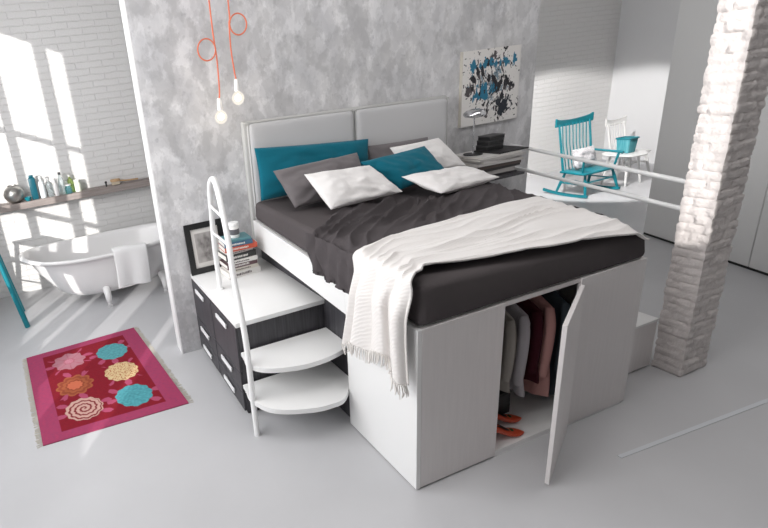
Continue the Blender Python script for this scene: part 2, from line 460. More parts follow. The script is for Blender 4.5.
# ------------------------------------------------------------------ bed platform
def zb(y): return 1.072 + .077 * y              # underside of the mattress
def xr(y): return 1.752 + .205 * y              # right edge of the bed
bed = thing('platform_bed', 'high white platform bed with an open wardrobe door in its base', 'bed', (.9, 1.0, 0))
def quadbox(x0, x1, y0, y1, z00, z01, z1fn=None, **k):
    pass
# left side panel of the wardrobe block
obj('side_panel', bx((0, 0.0, .008), (.03, .657, 1.071), .002, 1), M_whitepanel, bed)
obj('front_panel', bx((.031, .0, .012), (.602, .024, 1.071), .002, 1), M_whitewood, bed)
obj('front_panel', bx((1.190, .0, .012), (1.752, .024, 1.071), .002, 1), M_whitewood, bed)
obj('top_strip', bx((.604, .006, 1.046), (1.188, .03, 1.071)), M_whitewood, bed)
b = bmesh.new(); hexa(b, [(xr(.03) - .03, .026, .012), (xr(.03), .026, .012), (xr(.9), .9, .012), (xr(.9) - .03, .9, .012), (xr(.03) - .03, .026, 1.07), (xr(.03), .026, 1.07), (xr(.9), .9, 1.135), (xr(.9) - .03, .9, 1.135)])
obj('side_panel', b, M_whitewood, bed)
obj('inner_floor', bx((.6, .004, .0), (1.72, .87, .042)), M_whitepanel, bed)
obj('inner_side', bx((.57, .026, .045), (.598, .88, 1.04)), M_whitepanel, bed)
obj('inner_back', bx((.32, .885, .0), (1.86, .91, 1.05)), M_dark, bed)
obj('clothes_rail', tb([(.600, .33, .965), (1.74, .33, .965)], .012), M_chrome, bed)
obj('recess_panel', bx((.095, .659, 0), (.125, 2.2, .96), .001, 1), M_dark, bed)
obj('recess_return', bx((.031, .645, 0.01), (.32, .658, 1.06)), M_dark, bed)
# side rail, rising gently to the headboard
def rail_z(y): return lerp(.884, .985, (y - .657) / 1.45)
b = bmesh.new()
hexa(b, [(0, .6575, rail_z(.657)), (.03, .6575, rail_z(.657)), (.03, 2.10, rail_z(2.1)), (0, 2.10, rail_z(2.1)),
         (0, .6575, zb(.657)), (.03, .6575, zb(.657)), (.03, 2.10, zb(2.1)), (0, 2.10, zb(2.1))], .002, 1)
obj('side_rail', b, M_whitepanel, bed)
b = bmesh.new()
hexa(b, [(xr(.9) - .03, .905, .95), (xr(.9), .905, .95), (xr(2.1), 2.1, 1.02), (xr(2.1) - .03, 2.1, 1.02),
         (xr(.9) - .03, .905, zb(.9)), (xr(.9), .905, zb(.9)), (xr(2.1), 2.1, zb(2.1)), (xr(2.1) - .03, 2.1, zb(2.1))])
obj('side_rail', b, M_whitepanel, bed)
b = bmesh.new()
hexa(b, [(.032, .03, zb(.03) - .03), (xr(.03) - .035, .03, zb(.03) - .03), (xr(2.1) - .035, 2.1, zb(2.1) - .03), (.032, 2.1, zb(2.1) - .03),
         (.032, .03, zb(.03) - .002), (xr(.03) - .035, .03, zb(.03) - .002), (xr(2.1) - .035, 2.1, zb(2.1) - .002), (.032, 2.1, zb(2.1) - .002)])
obj('slatted_base', b, M_whitepanel, bed)
# open door, hinged at the right
hx, hy = 1.178, -.028; ang = math.atan2(-.262, -.505)
R = Matrix.Translation((hx, hy, 0)) @ Matrix.Rotation(ang, 4, 'Z')
door = obj('door', bx((.0, -.022, .02), (.577, .0, 1.043), .002, 1, mat=R), M_whitewood, bed)
# headboard: upholstered frame and two cushions
b = bmesh.new()
hexa(b, [(.02, 2.16, .95), (2.29, 2.16, .95), (2.29, 2.228, .95), (.02, 2.228, .95), (.02, 2.16, 2.125), (2.29, 2.16, 2.075), (2.29, 2.228, 2.075), (.02, 2.228, 2.125)], .02, 3)
hb = obj('headboard', b, M_headframe, bed)
def head_cushion(xa, xb, za, zb_):
    b = bmesh.new()
    def f(side):
        def g(u, v):
            r = .16
            x = lerp(xa, xb, u); z = lerp(1.22, lerp(za, zb_, u), v)
            return x, z
        return g
    nu, nv = 30, 26; hw = (xb - xa) / 2
    def shape(u, v, s):
        # rounded rectangle outline
        X = (u - .5) * 2; Z = (v - .5) * 2
        rx = .05 / hw; 
        k = max(abs(X), abs(Z)); ax, az = abs(X), abs(Z)
        x = lerp(xa, xb, u); z = lerp(1.22, lerp(za, zb_, u), v)
        du = min(u, 1 - u) * (xb - xa); dv = min(v, 1 - v) * .88
        e = min(du, dv)
        if du < .05 and dv < .05 and v > .5:
            ddx, ddz = .05 - du, .05 - dv; L = math.hypot(ddx, ddz); m = max(ddx, ddz)
            if L > 1e-6:
                k = m / L
                x += (1 - k) * ddx * (1 if u < .5 else -1); z += (1 - k) * ddz * (1 if v < .5 else -1)
        th = .045 * (1 - (1 - min(e / .05, 1)) ** 2) ** .5
        y = 2.16 - (th + .006 * math.sin(PI * u) * math.sin(PI * v) if s else 0)
        return (x, y, z)
    V1 = grid(b, nu, nv, lambda u, v: shape((1 - math.cos(PI * u)) / 2, (1 - math.cos(PI * v)) / 2, 1))
    c = obj('headboard_cushion', b, M_headfab, bed, angle=70)
    # piping round the edge
    P = [(xa + .004, 2.137, 1.24), (xa + .004, 2.137, za - .07), (xa + .02, 2.137, za - .02), (xa + .07, 2.137, za - .004),
         (xb - .07, 2.137, zb_ - .004), (xb - .02, 2.137, zb_ - .02), (xb - .004, 2.137, zb_ - .07), (xb - .004, 2.137, 1.24)]
    obj('piping', tb(catmull(P, 4), .006, 6), M_headframe, c)
    return c
head_cushion(.055, 1.150, 2.112, 2.085)
head_cushion(1.168, 2.265, 2.085, 2.06)

# mattress with fitted sheet
ZT = [[1.328, 1.41], [1.235, 1.36]]
def mtop(x, y):
    u = min(max(y / 2.1, 0), 1); v = min(max(x / 1.9, 0), 1)
    return lerp(lerp(ZT[0][0], ZT[0][1], u), lerp(ZT[1][0], ZT[1][1], u), v)
def mattress():
    b = bmesh.new(); x0, y0, y1 = .012, .0, 2.10
    def pt(x, y, z): return (x, y, z)
    P = [(x0, y0, zb(y0) + .002), (xr(y0), y0, zb(y0) - .003), (xr(y1) - .0, y1, zb(y1)), (x0, y1, zb(y1) + .002),
         (x0 + .012, y0 + .01, mtop(0, y0)), (xr(y0) - .02, y0 + .01, mtop(1.9, y0)), (xr(y1) - .02, y1, mtop(1.9, y1)), (x0 + .012, y1, mtop(0, y1))]
    vs = hexa(b, P, .045, 4)
    bmesh.ops.subdivide_edges(b, edges=b.edges[:], cuts=1, use_grid_fill=True)
    bmesh.ops.subdivide_edges(b, edges=[e for e in b.edges if e.calc_length() > .12], cuts=7, use_grid_fill=True)
    for v in b.verts:
        c = v.co
        # gathered corner folds and slight waviness
        dcorner = math.hypot(c.x - .0, c.y)
        wv = .006 * nz(c.x * 3.2, c.y * 3.2, c.z * 5)
        if c.z < 1.3: wv += .010 * math.exp(-dcorner * 7) * math.sin(c.x * 130 + c.y * 120)
        if c.y < .03: c.y += -abs(wv)
        elif c.x < .06: c.x += wv
    o = obj('mattress', b, M_sheet, angle=50)
    tag(o, 'thick mattress in a charcoal fitted sheet on the platform bed', 'mattress')
mattress()

# duvet
DE = [(-.15, .93), (.0, 1.02), (.10, 1.12), (.31, 1.29), (.54, 1.42), (.82, 1.41), (1.05, 1.34), (1.30, 1.25), (1.6, 1.27), (1.9, 1.40), (2.3, 1.52)]
def duvet():
    b = bmesh.new(); NU, NV = 190, 150
    def f(u, v):
        L = .31; s = u * (L + 2.30) - L      # arc length across: negative hangs down the left side
        yh = interp(max(s, -.15), DE)
        if s < 0: yh = .93 + .10 * sstep(-.3, 0, s)
        y0 = .16; y = lerp(y0, yh, v)
        xlim = xr(y) - .07
        # long creases running across the bed, gathered at the left edge
        wp = nz(s * 1.1, y * 1.3, 5)
        t1 = (y * 1.0 - .55 * s) * 19 + 3.2 * wp
        t2 = (y * .75 - .70 * s) * 31 + 3.2 * nz(s * 1.7, y * 1.9, 7)
        f1 = 1 - 2 * abs(math.sin(t1)) ** .6; f2 = 1 - 2 * abs(math.sin(t2)) ** .55
        m1 = .55 + .9 * nz(s * 1.5, y * 2.2, 11); m2 = .45 + 1.0 * nz(s * 2.1 + 5, y * 2.4, 3)
        amp = .033 * (1 - .5 * sstep(.9, 1.6, s))
        w = ((max(m1, 0) * f1 + .7 * max(m2, 0) * f2) * amp + .010 * nz(s * 5, y * 9, 1)) * (.25 + .95 * sstep(.30, .6, v))
        edge = sstep(1.0, .965, v); roll = .028 * math.sin(min(v, 1) * PI) ** .25
        if s < 0:
            x = -.024 - .012 * sstep(0, -.2, s) - (.5 + .5 * math.sin(y * 52 + 2 * nz(y * 5, s * 3))) * .022 * sstep(0, -.1, s) + w * .6; z = mtop(0, y) + .02 + s
            k = sstep(0, -.03, s); 
            hem = .012 * nz(y * 9, 3)
            z = max(z, zb(y) - .012 + hem) if s < -.05 else z
            return (x, y, z)
        x = min(s, xlim)
        over = max(s - xlim, 0)
        z = mtop(x, y) + .030 + w + .012 * edge - .6 * over - .03 * sstep(.05, 0, x)
        if v > .985: z -= .02
        return (x - (.024 * sstep(.05, 0, s)), y, z)
    grid(b, NU, NV, f)
    o = obj('duvet', b, M_duvet, angle=80, solid=-.012)
    tag(o, 'creased charcoal duvet covering the middle of the bed', 'duvet')
duvet()

# knitted throw across the foot end
TF = [(-.6, -.012), (-.05, -.008), (.10, .04), (.17, .096), (.34, .075), (.585, .045), (.95, .01), (1.3, -.002), (1.6, -.006), (1.8, -.006)]
TB = [(-.6, .54), (-.1, .44), (.09, .50), (.31, .58), (.64, .635), (1.05, .69), (1.47, .74), (1.85, .74), (2.2, .70)]
def throw_pt(u, v, off=0.):
    L = .60; top = 1.80; s = u * (L + top) - L
    sx = s if s < 0 else s * (xr(.4) / top)
    yf = interp(sx, TF); yb = interp(sx, TB); y = lerp(yf, yb, v)
    fold = math.sin(v * 22 + 1.1 * math.sin(v * 6) + 1.2)
    wp = nz(sx * 1.2, v * 2, 4)
    cr = (1 - 2 * abs(math.sin(v * 11 + 2.2 * wp + .5 * sx)) ** .8) * (.4 + .8 * nz(sx * 1.6, v * 3, 8) + .3 * sstep(.9, 0, sx))
    cr2 = (1 - 2 * abs(math.sin(v * 27 + 3.5 * nz(sx * 2.0, v * 2.5, 14) - 3.0 * sx)) ** .7) * max(0, .35 + .9 * nz(sx * 2.4, v * 4, 18))
    lump = .014 * cr + .014 * cr2 + nz(sx * 2.2, y * 9, 3) * .010
    r = .055; la = r * PI / 4; xc = -.056 + r; zt = mtop(max(0, sx), y) + .062; zc = zt - r
    if s < la:
        d = max(-s, 0); k = sstep(.03, .25, d)
        drop = max(d - la, 0) * (.97 + .10 * math.sin(v * 5.2 + 2.6) + .05 * math.sin(v * 13))
        th = min(max((s + la) / (2 * la), 0), 1) * PI / 2
        x = xc - r * math.cos(th) - .024 * (1 - fold) * k - .012 * k + .012 * cr * (1 - k)
        z = zc + r * math.sin(th) - drop + lump * math.sin(th)
        yy = y + .02 * math.sin(d * 5 + v * 4) * k + .02 * math.cos(v * 22 + 1.2) * k
        return Vector((x, yy, z))
    t = (s - la) / (top - la); xe = xr(y) - .006 - .055 * sstep(.3, 0, v); x = lerp(xc, xe, t)
    z = mtop(x, y) + .062 + lump * (1 - .6 * sstep(.8, 1, t))
    z -= (.10 - .04 * sstep(.3, 0, v)) * sstep(.93, 1.0, t)
    ft = sstep(.75, .95, t) * sstep(.10, 0, v)
    z -= .03 * ft
    return Vector((x, y - .02 * ft, z))
def throw():
    b = bmesh.new(); grid(b, 190, 120, lambda u, v: throw_pt(u, v))
    o = obj('knitted_throw', b, M_throw, angle=80, solid=-.012)
    tag(o, 'cream knitted throw with fringe hanging over the foot end of the bed', 'blanket')
    b = bmesh.new(); r = random.Random(5)
    for k in range(64):
        v = (k + .5) / 64
        p = throw_pt(0, v); q = p + Vector((r.uniform(-.012, .004), r.uniform(-.008, .008), -.035 - r.random() * .012)); w = q + Vector((r.uniform(-.006, .006), r.uniform(-.012, .012), -.032))
        p = p + Vector((-.006, 0, .004))
        tube(b, [p, q, w], [.0045, .004, .0025], 5)
    f = obj('fringe', b, M_fringe, o); f['kind'] = 'stuff'
throw()

# ------------------------------------------------------------------ pillows
def pillow(name, mat, TL, TR, BR, BL, th, label, group=None, seed=0, pinch=.025, back=(0, 1, 0)):
    TL, TR, BR, BL = map(Vector, (TL, TR, BR, BL)); b = bmesh.new(); n = 44
    nrm = (TR - TL).cross(BL - TL).normalized()
    if nrm.y > 0: nrm = -nrm
    U = (TR - TL + BR - BL) / 2; W = (TL - BL + TR - BR) / 2
    def P(u, v, s):
        cu, cv = 2 * u - 1, 2 * v - 1
        uu = .5 + cu / 2 * (1 - pinch * (1 - cv * cv)); vv = .5 + cv / 2 * (1 - pinch * 1.4 * (1 - cu * cu))
        p = (BL * (1 - uu) + BR * uu) * (1 - vv) + (TL * (1 - uu) + TR * uu) * vv
        prof = max(0, (1 - abs(cu) ** 2.6) * (1 - abs(cv) ** 2.6)) ** .46
        wr = .014 * (1 - 2 * abs(math.sin((u * .8 + v * (1.1 if seed % 2 else -.9)) * 9 + 2.5 * nz(u * 2, v * 2, seed))) ** .6) * max(0, .2 + 1.2 * nz(u * 2.4 + seed * 3, v * 2.4, 6)) + .020 * nz(u * 3.2 + seed, v * 3.2, s) - .016 * abs(nz(u * 5 + seed, v * 3.5 + u * 2, s + 3)) + .008 * nz(u * 9, v * 9 + seed, 2)
        wr += .006 * math.sin((u * 1.1 + v * .8) * 16 + seed) * (abs(cu) ** 2) * (1 - abs(cv))
        return p + nrm * s * (th * .62 * prof + wr * prof * 1.2) + Vector((0, 0, -.02 * prof * (1 - vv)))
    f = lambda s: (lambda u, v: P((1 - math.cos(PI * u)) / 2, (1 - math.cos(PI * v)) / 2, s))
    grid(b, n, n, f(1)); grid(b, n, n, f(-1))
    bmesh.ops.remove_doubles(b, verts=b.verts[:], dist=.0008)
    o = obj(name, b, mat, angle=75)
    # seam welt as a part
    pts = [P(t, 0, 1) for t in np.linspace(0, 1, 12)][:-1] + [P(1, t, 1) for t in np.linspace(0, 1, 12)][:-1] + [P(t, 1, 1) for t in np.linspace(1, 0, 12)][:-1] + [P(0, t, 1) for t in np.linspace(1, 0, 12)][:-1]
    obj('seam', tb(pts, .0035, 6, True), mat, o)
    return tag(o, label, 'pillow', group)
pillow('bed_pillow', M_teal, (.055, 2.03, 1.895), (1.22, 2.02, 1.80), (1.20, 1.98, 1.42), (.045, 1.97, 1.435), .13, 'long teal pillow leaning on the left half of the headboard', seed=1)
pillow('bed_pillow', M_greypil, (.09, 1.76, 1.715), (1.00, 1.89, 1.715), (.95, 1.66, 1.42), (.15, 1.54, 1.43), .15, 'warm grey pillow in front of the long teal pillow, left side', seed=2)
pillow('bed_pillow', M_whitefab, (.25, 1.53, 1.685), (.914, 1.60, 1.64), (1.06, 1.37, 1.42), (.33, 1.30, 1.425), .13, 'white square pillow at the front left of the bed', seed=3)
pillow('bed_pillow', M_greypil, (1.22, 2.04, 1.73), (1.93, 2.04, 1.71), (1.97, 1.98, 1.40), (1.24, 2.0, 1.42), .09, 'warm grey pillow against the right half of the headboard, mostly hidden', seed=4)
pillow('bed_pillow', M_whitefab, (1.37, 1.90, 1.70), (1.97, 1.94, 1.70), (2.17, 1.79, 1.41), (1.50, 1.77, 1.43), .12, 'white pillow leaning behind the teal one on the right', seed=5)
pillow('bed_pillow', M_teal, (.87, 1.66, 1.67), (1.60, 1.72, 1.69), (1.72, 1.56, 1.44), (1.13, 1.47, 1.41), .12, 'smaller teal pillow tilted between the white pillows in the centre', seed=6)
pillow('bed_pillow', M_whitefab, (1.10, 1.42, 1.53), (1.86, 1.50, 1.475), (2.00, 1.28, 1.385), (1.26, 1.16, 1.40), .105, 'white oblong pillow lying lowest at the front right of the bed', seed=8)

# ------------------------------------------------------------------ drawer staircase
du = thing('drawer_staircase', 'dark wood drawer unit with white top and two curved white steps beside the bed', 'drawer unit', (-.27, 1.6, 0))
obj('body', bx((-.622, 1.09, .03), (.092, 2.222, .77), .002, 1), M_dark, du)
obj('top', bx((-.640, 1.072, .7715), (.094, 2.226, .808), .003, 2), M_whitepanel, du)
rows = [(.386, .765, .705), (.210, .378, .322), (.045, .202, .128)]
for (y0, y1) in ((1.092, 1.652), (1.660, 2.220)):
    for (z0, z1, hz) in rows:
        d = obj('drawer', bx((-.641, y0 + .003, z0), (-.6225, y1 - .003, z1), .002, 1), M_dark, du)
        b = bmesh.new(); yc = (y0 + y1) / 2 + .0
        box(b, (-.662, yc - .115, hz - .020), (-.650, yc + .115, hz + .020), .004, 2); box(b, (-.6515, yc - .10, hz - .006), (-.6405, yc - .08, hz + .006)); box(b, (-.6515, yc + .08, hz - .006), (-.6405, yc + .10, hz + .006))
        obj('handle', b, M_handle, d, label='white bar handle')
for (x, y) in ((-.58, 1.14), (-.50, 1.14), (.04, 1.14), (-.58, 2.15), (.04, 2.15)):
    obj('foot', bx((x - .03, y - .03, 0), (x + .03, y + .03, .031)), M_black, du)
def round_poly(P, n=6): return [(p.x, p.y) for p in catmull([(x, y, 0) for x, y in P], n)]
s1 = round_poly([(-.625, 1.02), (-.640, .93), (-.60, .835), (-.50, .762), (-.31, .705), (-.12, .705), (.055, .745)]) + [(.092, .77), (.092, 1.07), (-.625, 1.07)]
b = bmesh.new(); prism(b, s1, .535, .572, .004); obj('step', b, M_whitepanel, du)
s2 = round_poly([(-.640, 1.02), (-.655, .90), (-.60, .755), (-.50, .668), (-.31, .59), (-.18, .574), (-.09, .584), (-.004, .652)]) + [(-.004, .665), (.088, .665), (.088, 1.07), (-.640, 1.07)]
b = bmesh.new(); prism(b, s2, .262, .299, .004); obj('step', b, M_whitepanel, du)
obj('step_support', bx((.04, .70, .0), (.06, 1.06, .2615)), M_dark, du)

# tubular handrail
lad = thing('handrail', 'white bent tube handrail rising over the steps of the drawer unit', 'handrail', (-.63, .88, 0))
P1 = [(-.646, .862, .0), (-.645, .872, .332), (-.638, .893, .722), (-.634, .945, .97), (-.628, 1.02, 1.205), (-.607, 1.1, 1.432), (-.59, 1.2, 1.623), (-.574, 1.3, 1.761), (-.562, 1.40, 1.811), (-.556, 1.52, 1.74), (-.54, 1.62, 1.494), (-.527, 1.70, 1.173), (-.515, 1.73, .809)]
obj('tube', tb(catmull(P1, 8), .0215, 14), M_tube, lad)
obj('rung', tb([(-.597, 1.165, 1.57), (-.551, 1.593, 1.575)], .011), M_tube, lad)
obj('rung', tb([(-.614, 1.09, 1.40), (-.540, 1.66, 1.34)], .011), M_tube, lad)
obj('base_plate', lt([(0, 0), (.035, 0), (.035, .008), (0, .008)], (-.515, 1.73, .8085), 16), M_tube, lad)

# ------------------------------------------------------------------ things on the drawer unit
fr = thing('framed_picture', 'black framed grey print leaning on the concrete wall on the drawer unit', 'picture frame', (-.42, 2.17, .81))
Rf = Matrix.Translation((-.452, 2.165, .811)) @ Matrix.Rotation(math.radians(-7), 4, 'X')
b = bmesh.new(); w, h, t = .375, .48, .055
for lo, hi in (((-w / 2, 0, 0), (w / 2, .02, t)), ((-w / 2, 0, h - t), (w / 2, .02, h)), ((-w / 2, 0, t), (-w / 2 + t, .02, h - t)), ((w / 2 - t, 0, t), (w / 2, .02, h - t))):
    box(b, lo, hi, mat=Rf)
obj('frame', b, M_frameblk, fr)
obj('backing', bx((-w / 2 + .01, .0205, .01), (w / 2 - .01, .026, h - .01), mat=Rf), M_blackmatt, fr)
def printcol(u, v):
    m = min(u, 1 - u, v, 1 - v)
    if m < .12: return (.68, .66, .64)
    n = .5 + .5 * noise.fractal(Vector((u * 6, v * 6, 1.3)), 1.0, 2.0, 5)
    d = math.hypot(u - .5, (v - .5) * .8)
    g = .52 - .34 * max(0, 1 - d * 2.2) * (.4 + n) - .12 * n
    g = max(.05, g); return (g * 1.02, g * .97, g * .95)
c0 = Rf @ Vector((-w / 2 + t, .012, t)); eu = Rf.to_3x3() @ Vector((w - 2 * t, 0, 0)); ev = Rf.to_3x3() @ Vector((0, 0, h - 2 * t))
painted('print', c0, eu, ev, 60, 80, printcol, M_print, fr)

books = [  # thickness, width, depth, colour, spine
    (.045, .30, .22, (.70, .68, .66), 'thick white paperback at the bottom of the stack by the handrail'),
    (.026, .27, .21, (.62, .58, .52), 'pale beige book second from the bottom of the stack by the handrail'),
    (.034, .28, .20, (.14, .08, .09), 'dark plum book low in the stack by the handrail'),
    (.028, .25, .21, (.74, .72, .70), 'cream book just above the dark plum one in the stack by the handrail'),
    (.042, .28, .21, (.035, .035, .035), 'black book with pale lettering mid stack by the handrail'),
    (.022, .24, .19, (.60, .57, .55), 'thin pale grey book under the red one in the stack by the handrail'),
    (.036, .29, .20, (.55, .09, .045), 'red orange book in the upper part of the stack by the handrail'),
    (.034, .25, .20, (.05, .13, .22), 'dark blue book on top of the red one in the stack by the handrail'),
    (.016, .22, .18, (.10, .25, .28), 'thin dark teal book, topmost of the stack by the handrail')]
BM = {}
def pagemat():
    if 'pages' not in BM: BM['pages'] = plain('paper_pages', (.78, .75, .70), .9)
    return BM['pages']
def book(x, y, z, w, d, t, col, label, rot, group, cat='book', spine=True):
    R = Matrix.Translation((x, y, z)) @ Matrix.Rotation(rot, 4, 'Z')
    key = tuple(col)
    if key not in BM: BM[key] = plain('book_cover', col, .45)
    o = thing(cat, label, cat.replace('_', ' '), (x, y, z), group)
    b = bmesh.new(); c = .0025
    box(b, (-w / 2, -d / 2, 0), (w / 2, d / 2, c), mat=R); box(b, (-w / 2, -d / 2, t - c), (w / 2, d / 2, t), mat=R); box(b, (-w / 2, -d / 2, c), (w / 2, -d / 2 + c, t - c), mat=R)
    cv = obj('cover', b, BM[key], o)
    obj('pages', bx((-w / 2 + .004, -d / 2 + c + .0005, c + .0005), (w / 2 - .004, d / 2 - .004, t - c - .0005), mat=R), pagemat(), o)
    if spine and t > .025:
        g = sum(col) / 3
        pm = 'pale_print' if g < .4 else 'dark_print'
        if pm not in BM: BM[pm] = plain(pm, (.75, .73, .70) if g < .4 else (.12, .1, .1), .5)
        b = bmesh.new(); rr = random.Random(label); xx = -w * .36
        while xx < w * .2:
            ww = rr.uniform(.006, .014); box(b, (xx, -d / 2 - .0008, t * .3), (xx + ww, -d / 2 - .0001, t * rr.uniform(.6, .72)), mat=R); xx += ww + rr.uniform(.003, .006)
        obj('title', b, BM[pm], cv)
z = .8085
rr = random.Random(11)
for (t, w, d, col, lab) in books:
    t *= 1.22
    book(-.225 + rr.uniform(-.015, .015), 1.985 + rr.uniform(-.01, .01), z, w * 1.05, d, t, col, lab, rr.uniform(-.10, .06) + .03, 'books stacked beside the handrail'); z += t + .0005
j = thing('jar', 'white lidded jar with a grey band on top of the book stack', 'jar', (-.245, 1.97, z))
obj('body', lt([(0, 0), (.042, 0), (.045, .01), (.045, .105), (.040, .11), (0, .11)], (-.245, 1.97, z)), M_socket, j)
obj('band', lt([(.0455, .03), (.0462, .03), (.0462, .08), (.0455, .08)], (-.245, 1.97, z)), plain('grey_band', (.12, .12, .13), .5), j, label='dark grey label band')
obj('lid', lt([(0, .1105), (.047, .1105), (.047, .132), (.044, .137), (0, .138)], (-.245, 1.97, z)), M_whitepanel, j)

# ------------------------------------------------------------------ pendants
def pendant(P, loop_c, loop_r, bulb, label, tind):
    x, y, zb_ = bulb
    t = thing('pendant_light', label, 'pendant light', (x, y, zb_ + .2))
    pts = [(P[0][0], y, H)] + [(px, y, pz) for px, pz in P]
    pts = catmull(pts, 6)
    b = tb(pts, .0065, 8)
    obj('cord', b, M_cord, t)
    lp = [(loop_c[0] + loop_r * math.cos(a), y - .014 + .010 * math.sin(a / 2), loop_c[1] + loop_r * 1.12 * math.sin(a)) for a in np.linspace(0, 2 * PI, 33)[:-1]]
    obj('cord_loop', tb(lp, .006, 8, True), M_cord, t)
    obj('socket', lt([(0, .095), (.012, .095), (.018, .085), (.022, .05), (.022, .0), (0, 0)], (x, y, zb_ + .055), 16), M_socket, t)
    bulb_o = obj('bulb', lt([(0, -.055), (.020, -.052), (.040, -.036), (.052, -.010), (.052, .012), (.040, .034), (.022, .050), (.018, .056), (0, .056)], (x, y, zb_), 24), M_bulbglass, t, label='glowing frosted round bulb')
    obj('filament', lt([(0, -.026), (.014, -.022), (.024, -.010), (.026, .002), (.020, .018), (.008, .028), (0, .03)], (x, y, zb_), 16), M_bulb, bulb_o, label='glowing filament')
pendant([(-.235, 3.08), (-.232, 2.79), (-.226, 2.65), (-.235, 2.42), (-.246, 2.35)], (-.305, 2.728), .072, (-.248, 1.95, 2.205), 'lower left bare bulb on a looped coral cord', 0)
pendant([(-.079, 3.07), (-.09, 2.91), (-.098, 2.72), (-.088, 2.54), (-.081, 2.48)], (-.018, 2.89), .070, (-.081, 1.95, 2.335), 'higher right bare bulb on a looped coral cord', 1)

# ------------------------------------------------------------------ wall art
art = thing('canvas_painting', 'white canvas with black and blue ink splashes on the concrete wall', 'painting', (2.89, 2.22, 1.70))
A0, AW, AH = Vector((2.505, 2.195, 1.715)), .775, .755
def artcol(u, v):
    base = (.78, .76, .74)
    x, y = u, v
    f1 = noise.fractal(Vector((x * 4.5, y * 4.5, 3.1)), .8, 2.1, 6)
    f2 = noise.fractal(Vector((x * 5.5 + 9, y * 5.5, 8.2)), .8, 2.1, 6)
    f3 = noise.fractal(Vector((x * 14 + 3, y * 9, 1.2)), .7, 2.1, 5)
    cx = .50 + .28 * (.62 - y)
    body = 1 - math.hypot((x - cx) / .36, (y - .52) / .42)
    col = base
    st = noise.fractal(Vector((x * 15 + .8 * math.sin(y * 9), y * 5, 6.1)), .8, 2.2, 5)
    if body + f1 * .9 > .10 and st > .02: col = (.10, .09, .095)
    if body + f2 * .9 > .22 and st > -.10 + .25 * f1: col = (.035, .033, .038)
    if body + f1 * .8 - f2 * .6 > .45 and st < -.22: col = (.20, .27, .32)
    lowb = 1 - math.hypot((x - .38) / .18, (y - .42) / .13)
    if lowb + f3 * 1.1 + st * .3 > .40: col = (.04, .20, .32)
    lowr = 1 - math.hypot((x - .72) / .17, (y - .22) / .16)
    if lowr + f3 * .9 > .40: col = (.035, .04, .05)
    top = 1 - abs(y - .80) / .07
    if top + f3 * 1.5 > .55 and .1 < x < .94: col = (.04, .19, .30)
    sp = noise.noise(Vector((x * 38, y * 38, 5.5)))
    if sp > .52 and body > -.45: col = (.05, .05, .06)
    return col
painted('canvas_front', A0 + Vector((0, -.001, 0)), (AW, 0, -.0), (0, 0, AH), 190, 190, artcol, M_art, art)
obj('stretcher', bx(tuple(A0), (A0.x + AW, 2.2315, A0.z + AH)), plain('canvas_edge', (.55, .52, .46), .8), art)

# ------------------------------------------------------------------ bedside stack on a dark wall shelf, lamp
obj_sh = tag(obj('wall_shelf', bx((2.32, 1.72, 1.215), (2.86, 2.2315, 1.240), .002, 1), M_dark), 'small dark wall shelf to the right of the bed under the stacked books', 'shelf')
z = 1.2405
stack = [(.020, .46, .36, (.03, .028, .03), 'black album at the very bottom of the bedside stack', 'book'),
         (.040, .42, .34, (.42, .40, .39), 'grey book above the lowest black album of the bedside stack', 'book'),
         (.030, .50, .38, (.035, .03, .03), 'black book under the brown one in the bedside stack', 'book'),
         (.035, .52, .40, (.10, .075, .065), 'dark brown book under the pale magazines of the bedside stack', 'book'),
         (.024, .54, .42, (.50, .48, .47), 'pale grey magazine, lowest of the four bedside magazines', 'magazine'),
         (.020, .52, .41, (.62, .60, .59), 'whitish magazine, second lowest of the bedside magazines', 'magazine'),
         (.022, .55, .42, (.45, .43, .42), 'grey magazine, third of the bedside magazines', 'magazine'),
         (.018, .52, .40, (.66, .64, .62), 'white magazine under the black lamp base, top of the magazines', 'magazine')]
rr = random.Random(4)
for (t, w, d, col, lab, cat) in stack:
    book(2.60 + rr.uniform(-.02, .02), 1.965 + rr.uniform(-.01, .01), z, w, d, t, col, lab, rr.uniform(-.12, .06), 'books and magazines in the bedside stack', cat, spine=False); z += t + .0005
zs = z
tag(obj('tray', bx((2.58, 1.78, zs), (2.97, 2.10, zs + .014), .003, 1, ), M_blackmatt), 'flat black square tray jutting out over the magazines', 'tray')
bz = zs + .0145
for k, (t, lab) in enumerate(((.052, 'bottom black box on the bedside tray'), (.050, 'middle black box on the bedside tray'), (.046, 'top black box on the bedside tray'))):
    o = thing('storage_box', lab + ', beside the chrome lamp', 'box', (2.74, 2.02, bz), 'small black boxes stacked on the tray')
    Rb = Matrix.Translation((2.715 + .01 * k, 2.02, bz)) @ Matrix.Rotation(.05 * k - .05, 4, 'Z')
    obj('body', bx((-.105, -.07, 0), (.105, .07, t * .7), .003, 1, mat=Rb), M_black, o); obj('lid', bx((-.108, -.073, t * .7), (.108, .073, t - .001), .004, 1, mat=Rb), plain('grey_black_lid', (.045, .045, .047), .4) if k == 0 else bpy.data.materials['grey_black_lid'], o)
    bz += t
lamp = thing('table_lamp', 'chrome mushroom lamp with a round black base on the bedside magazines', 'lamp', (2.50, 1.90, zs))
LC = (2.46, 1.985, zs)
obj('base', lt([(0, 0), (.085, 0), (.090, .005), (.085, .012), (.03, .017), (0, .018)], LC, 32), M_black, lamp)
obj('stem', lt([(0, .018), (.010, .018), (.008, .03), (.008, .40), (0, .40)], LC, 12), M_chrome, lamp)
obj('shade', lt([(.0, .385), (.05, .375), (.088, .385), (.102, .405), (.098, .425), (.075, .447), (.035, .460), (0, .463)], LC, 32), M_chrome, lamp, label='polished chrome dome shade')

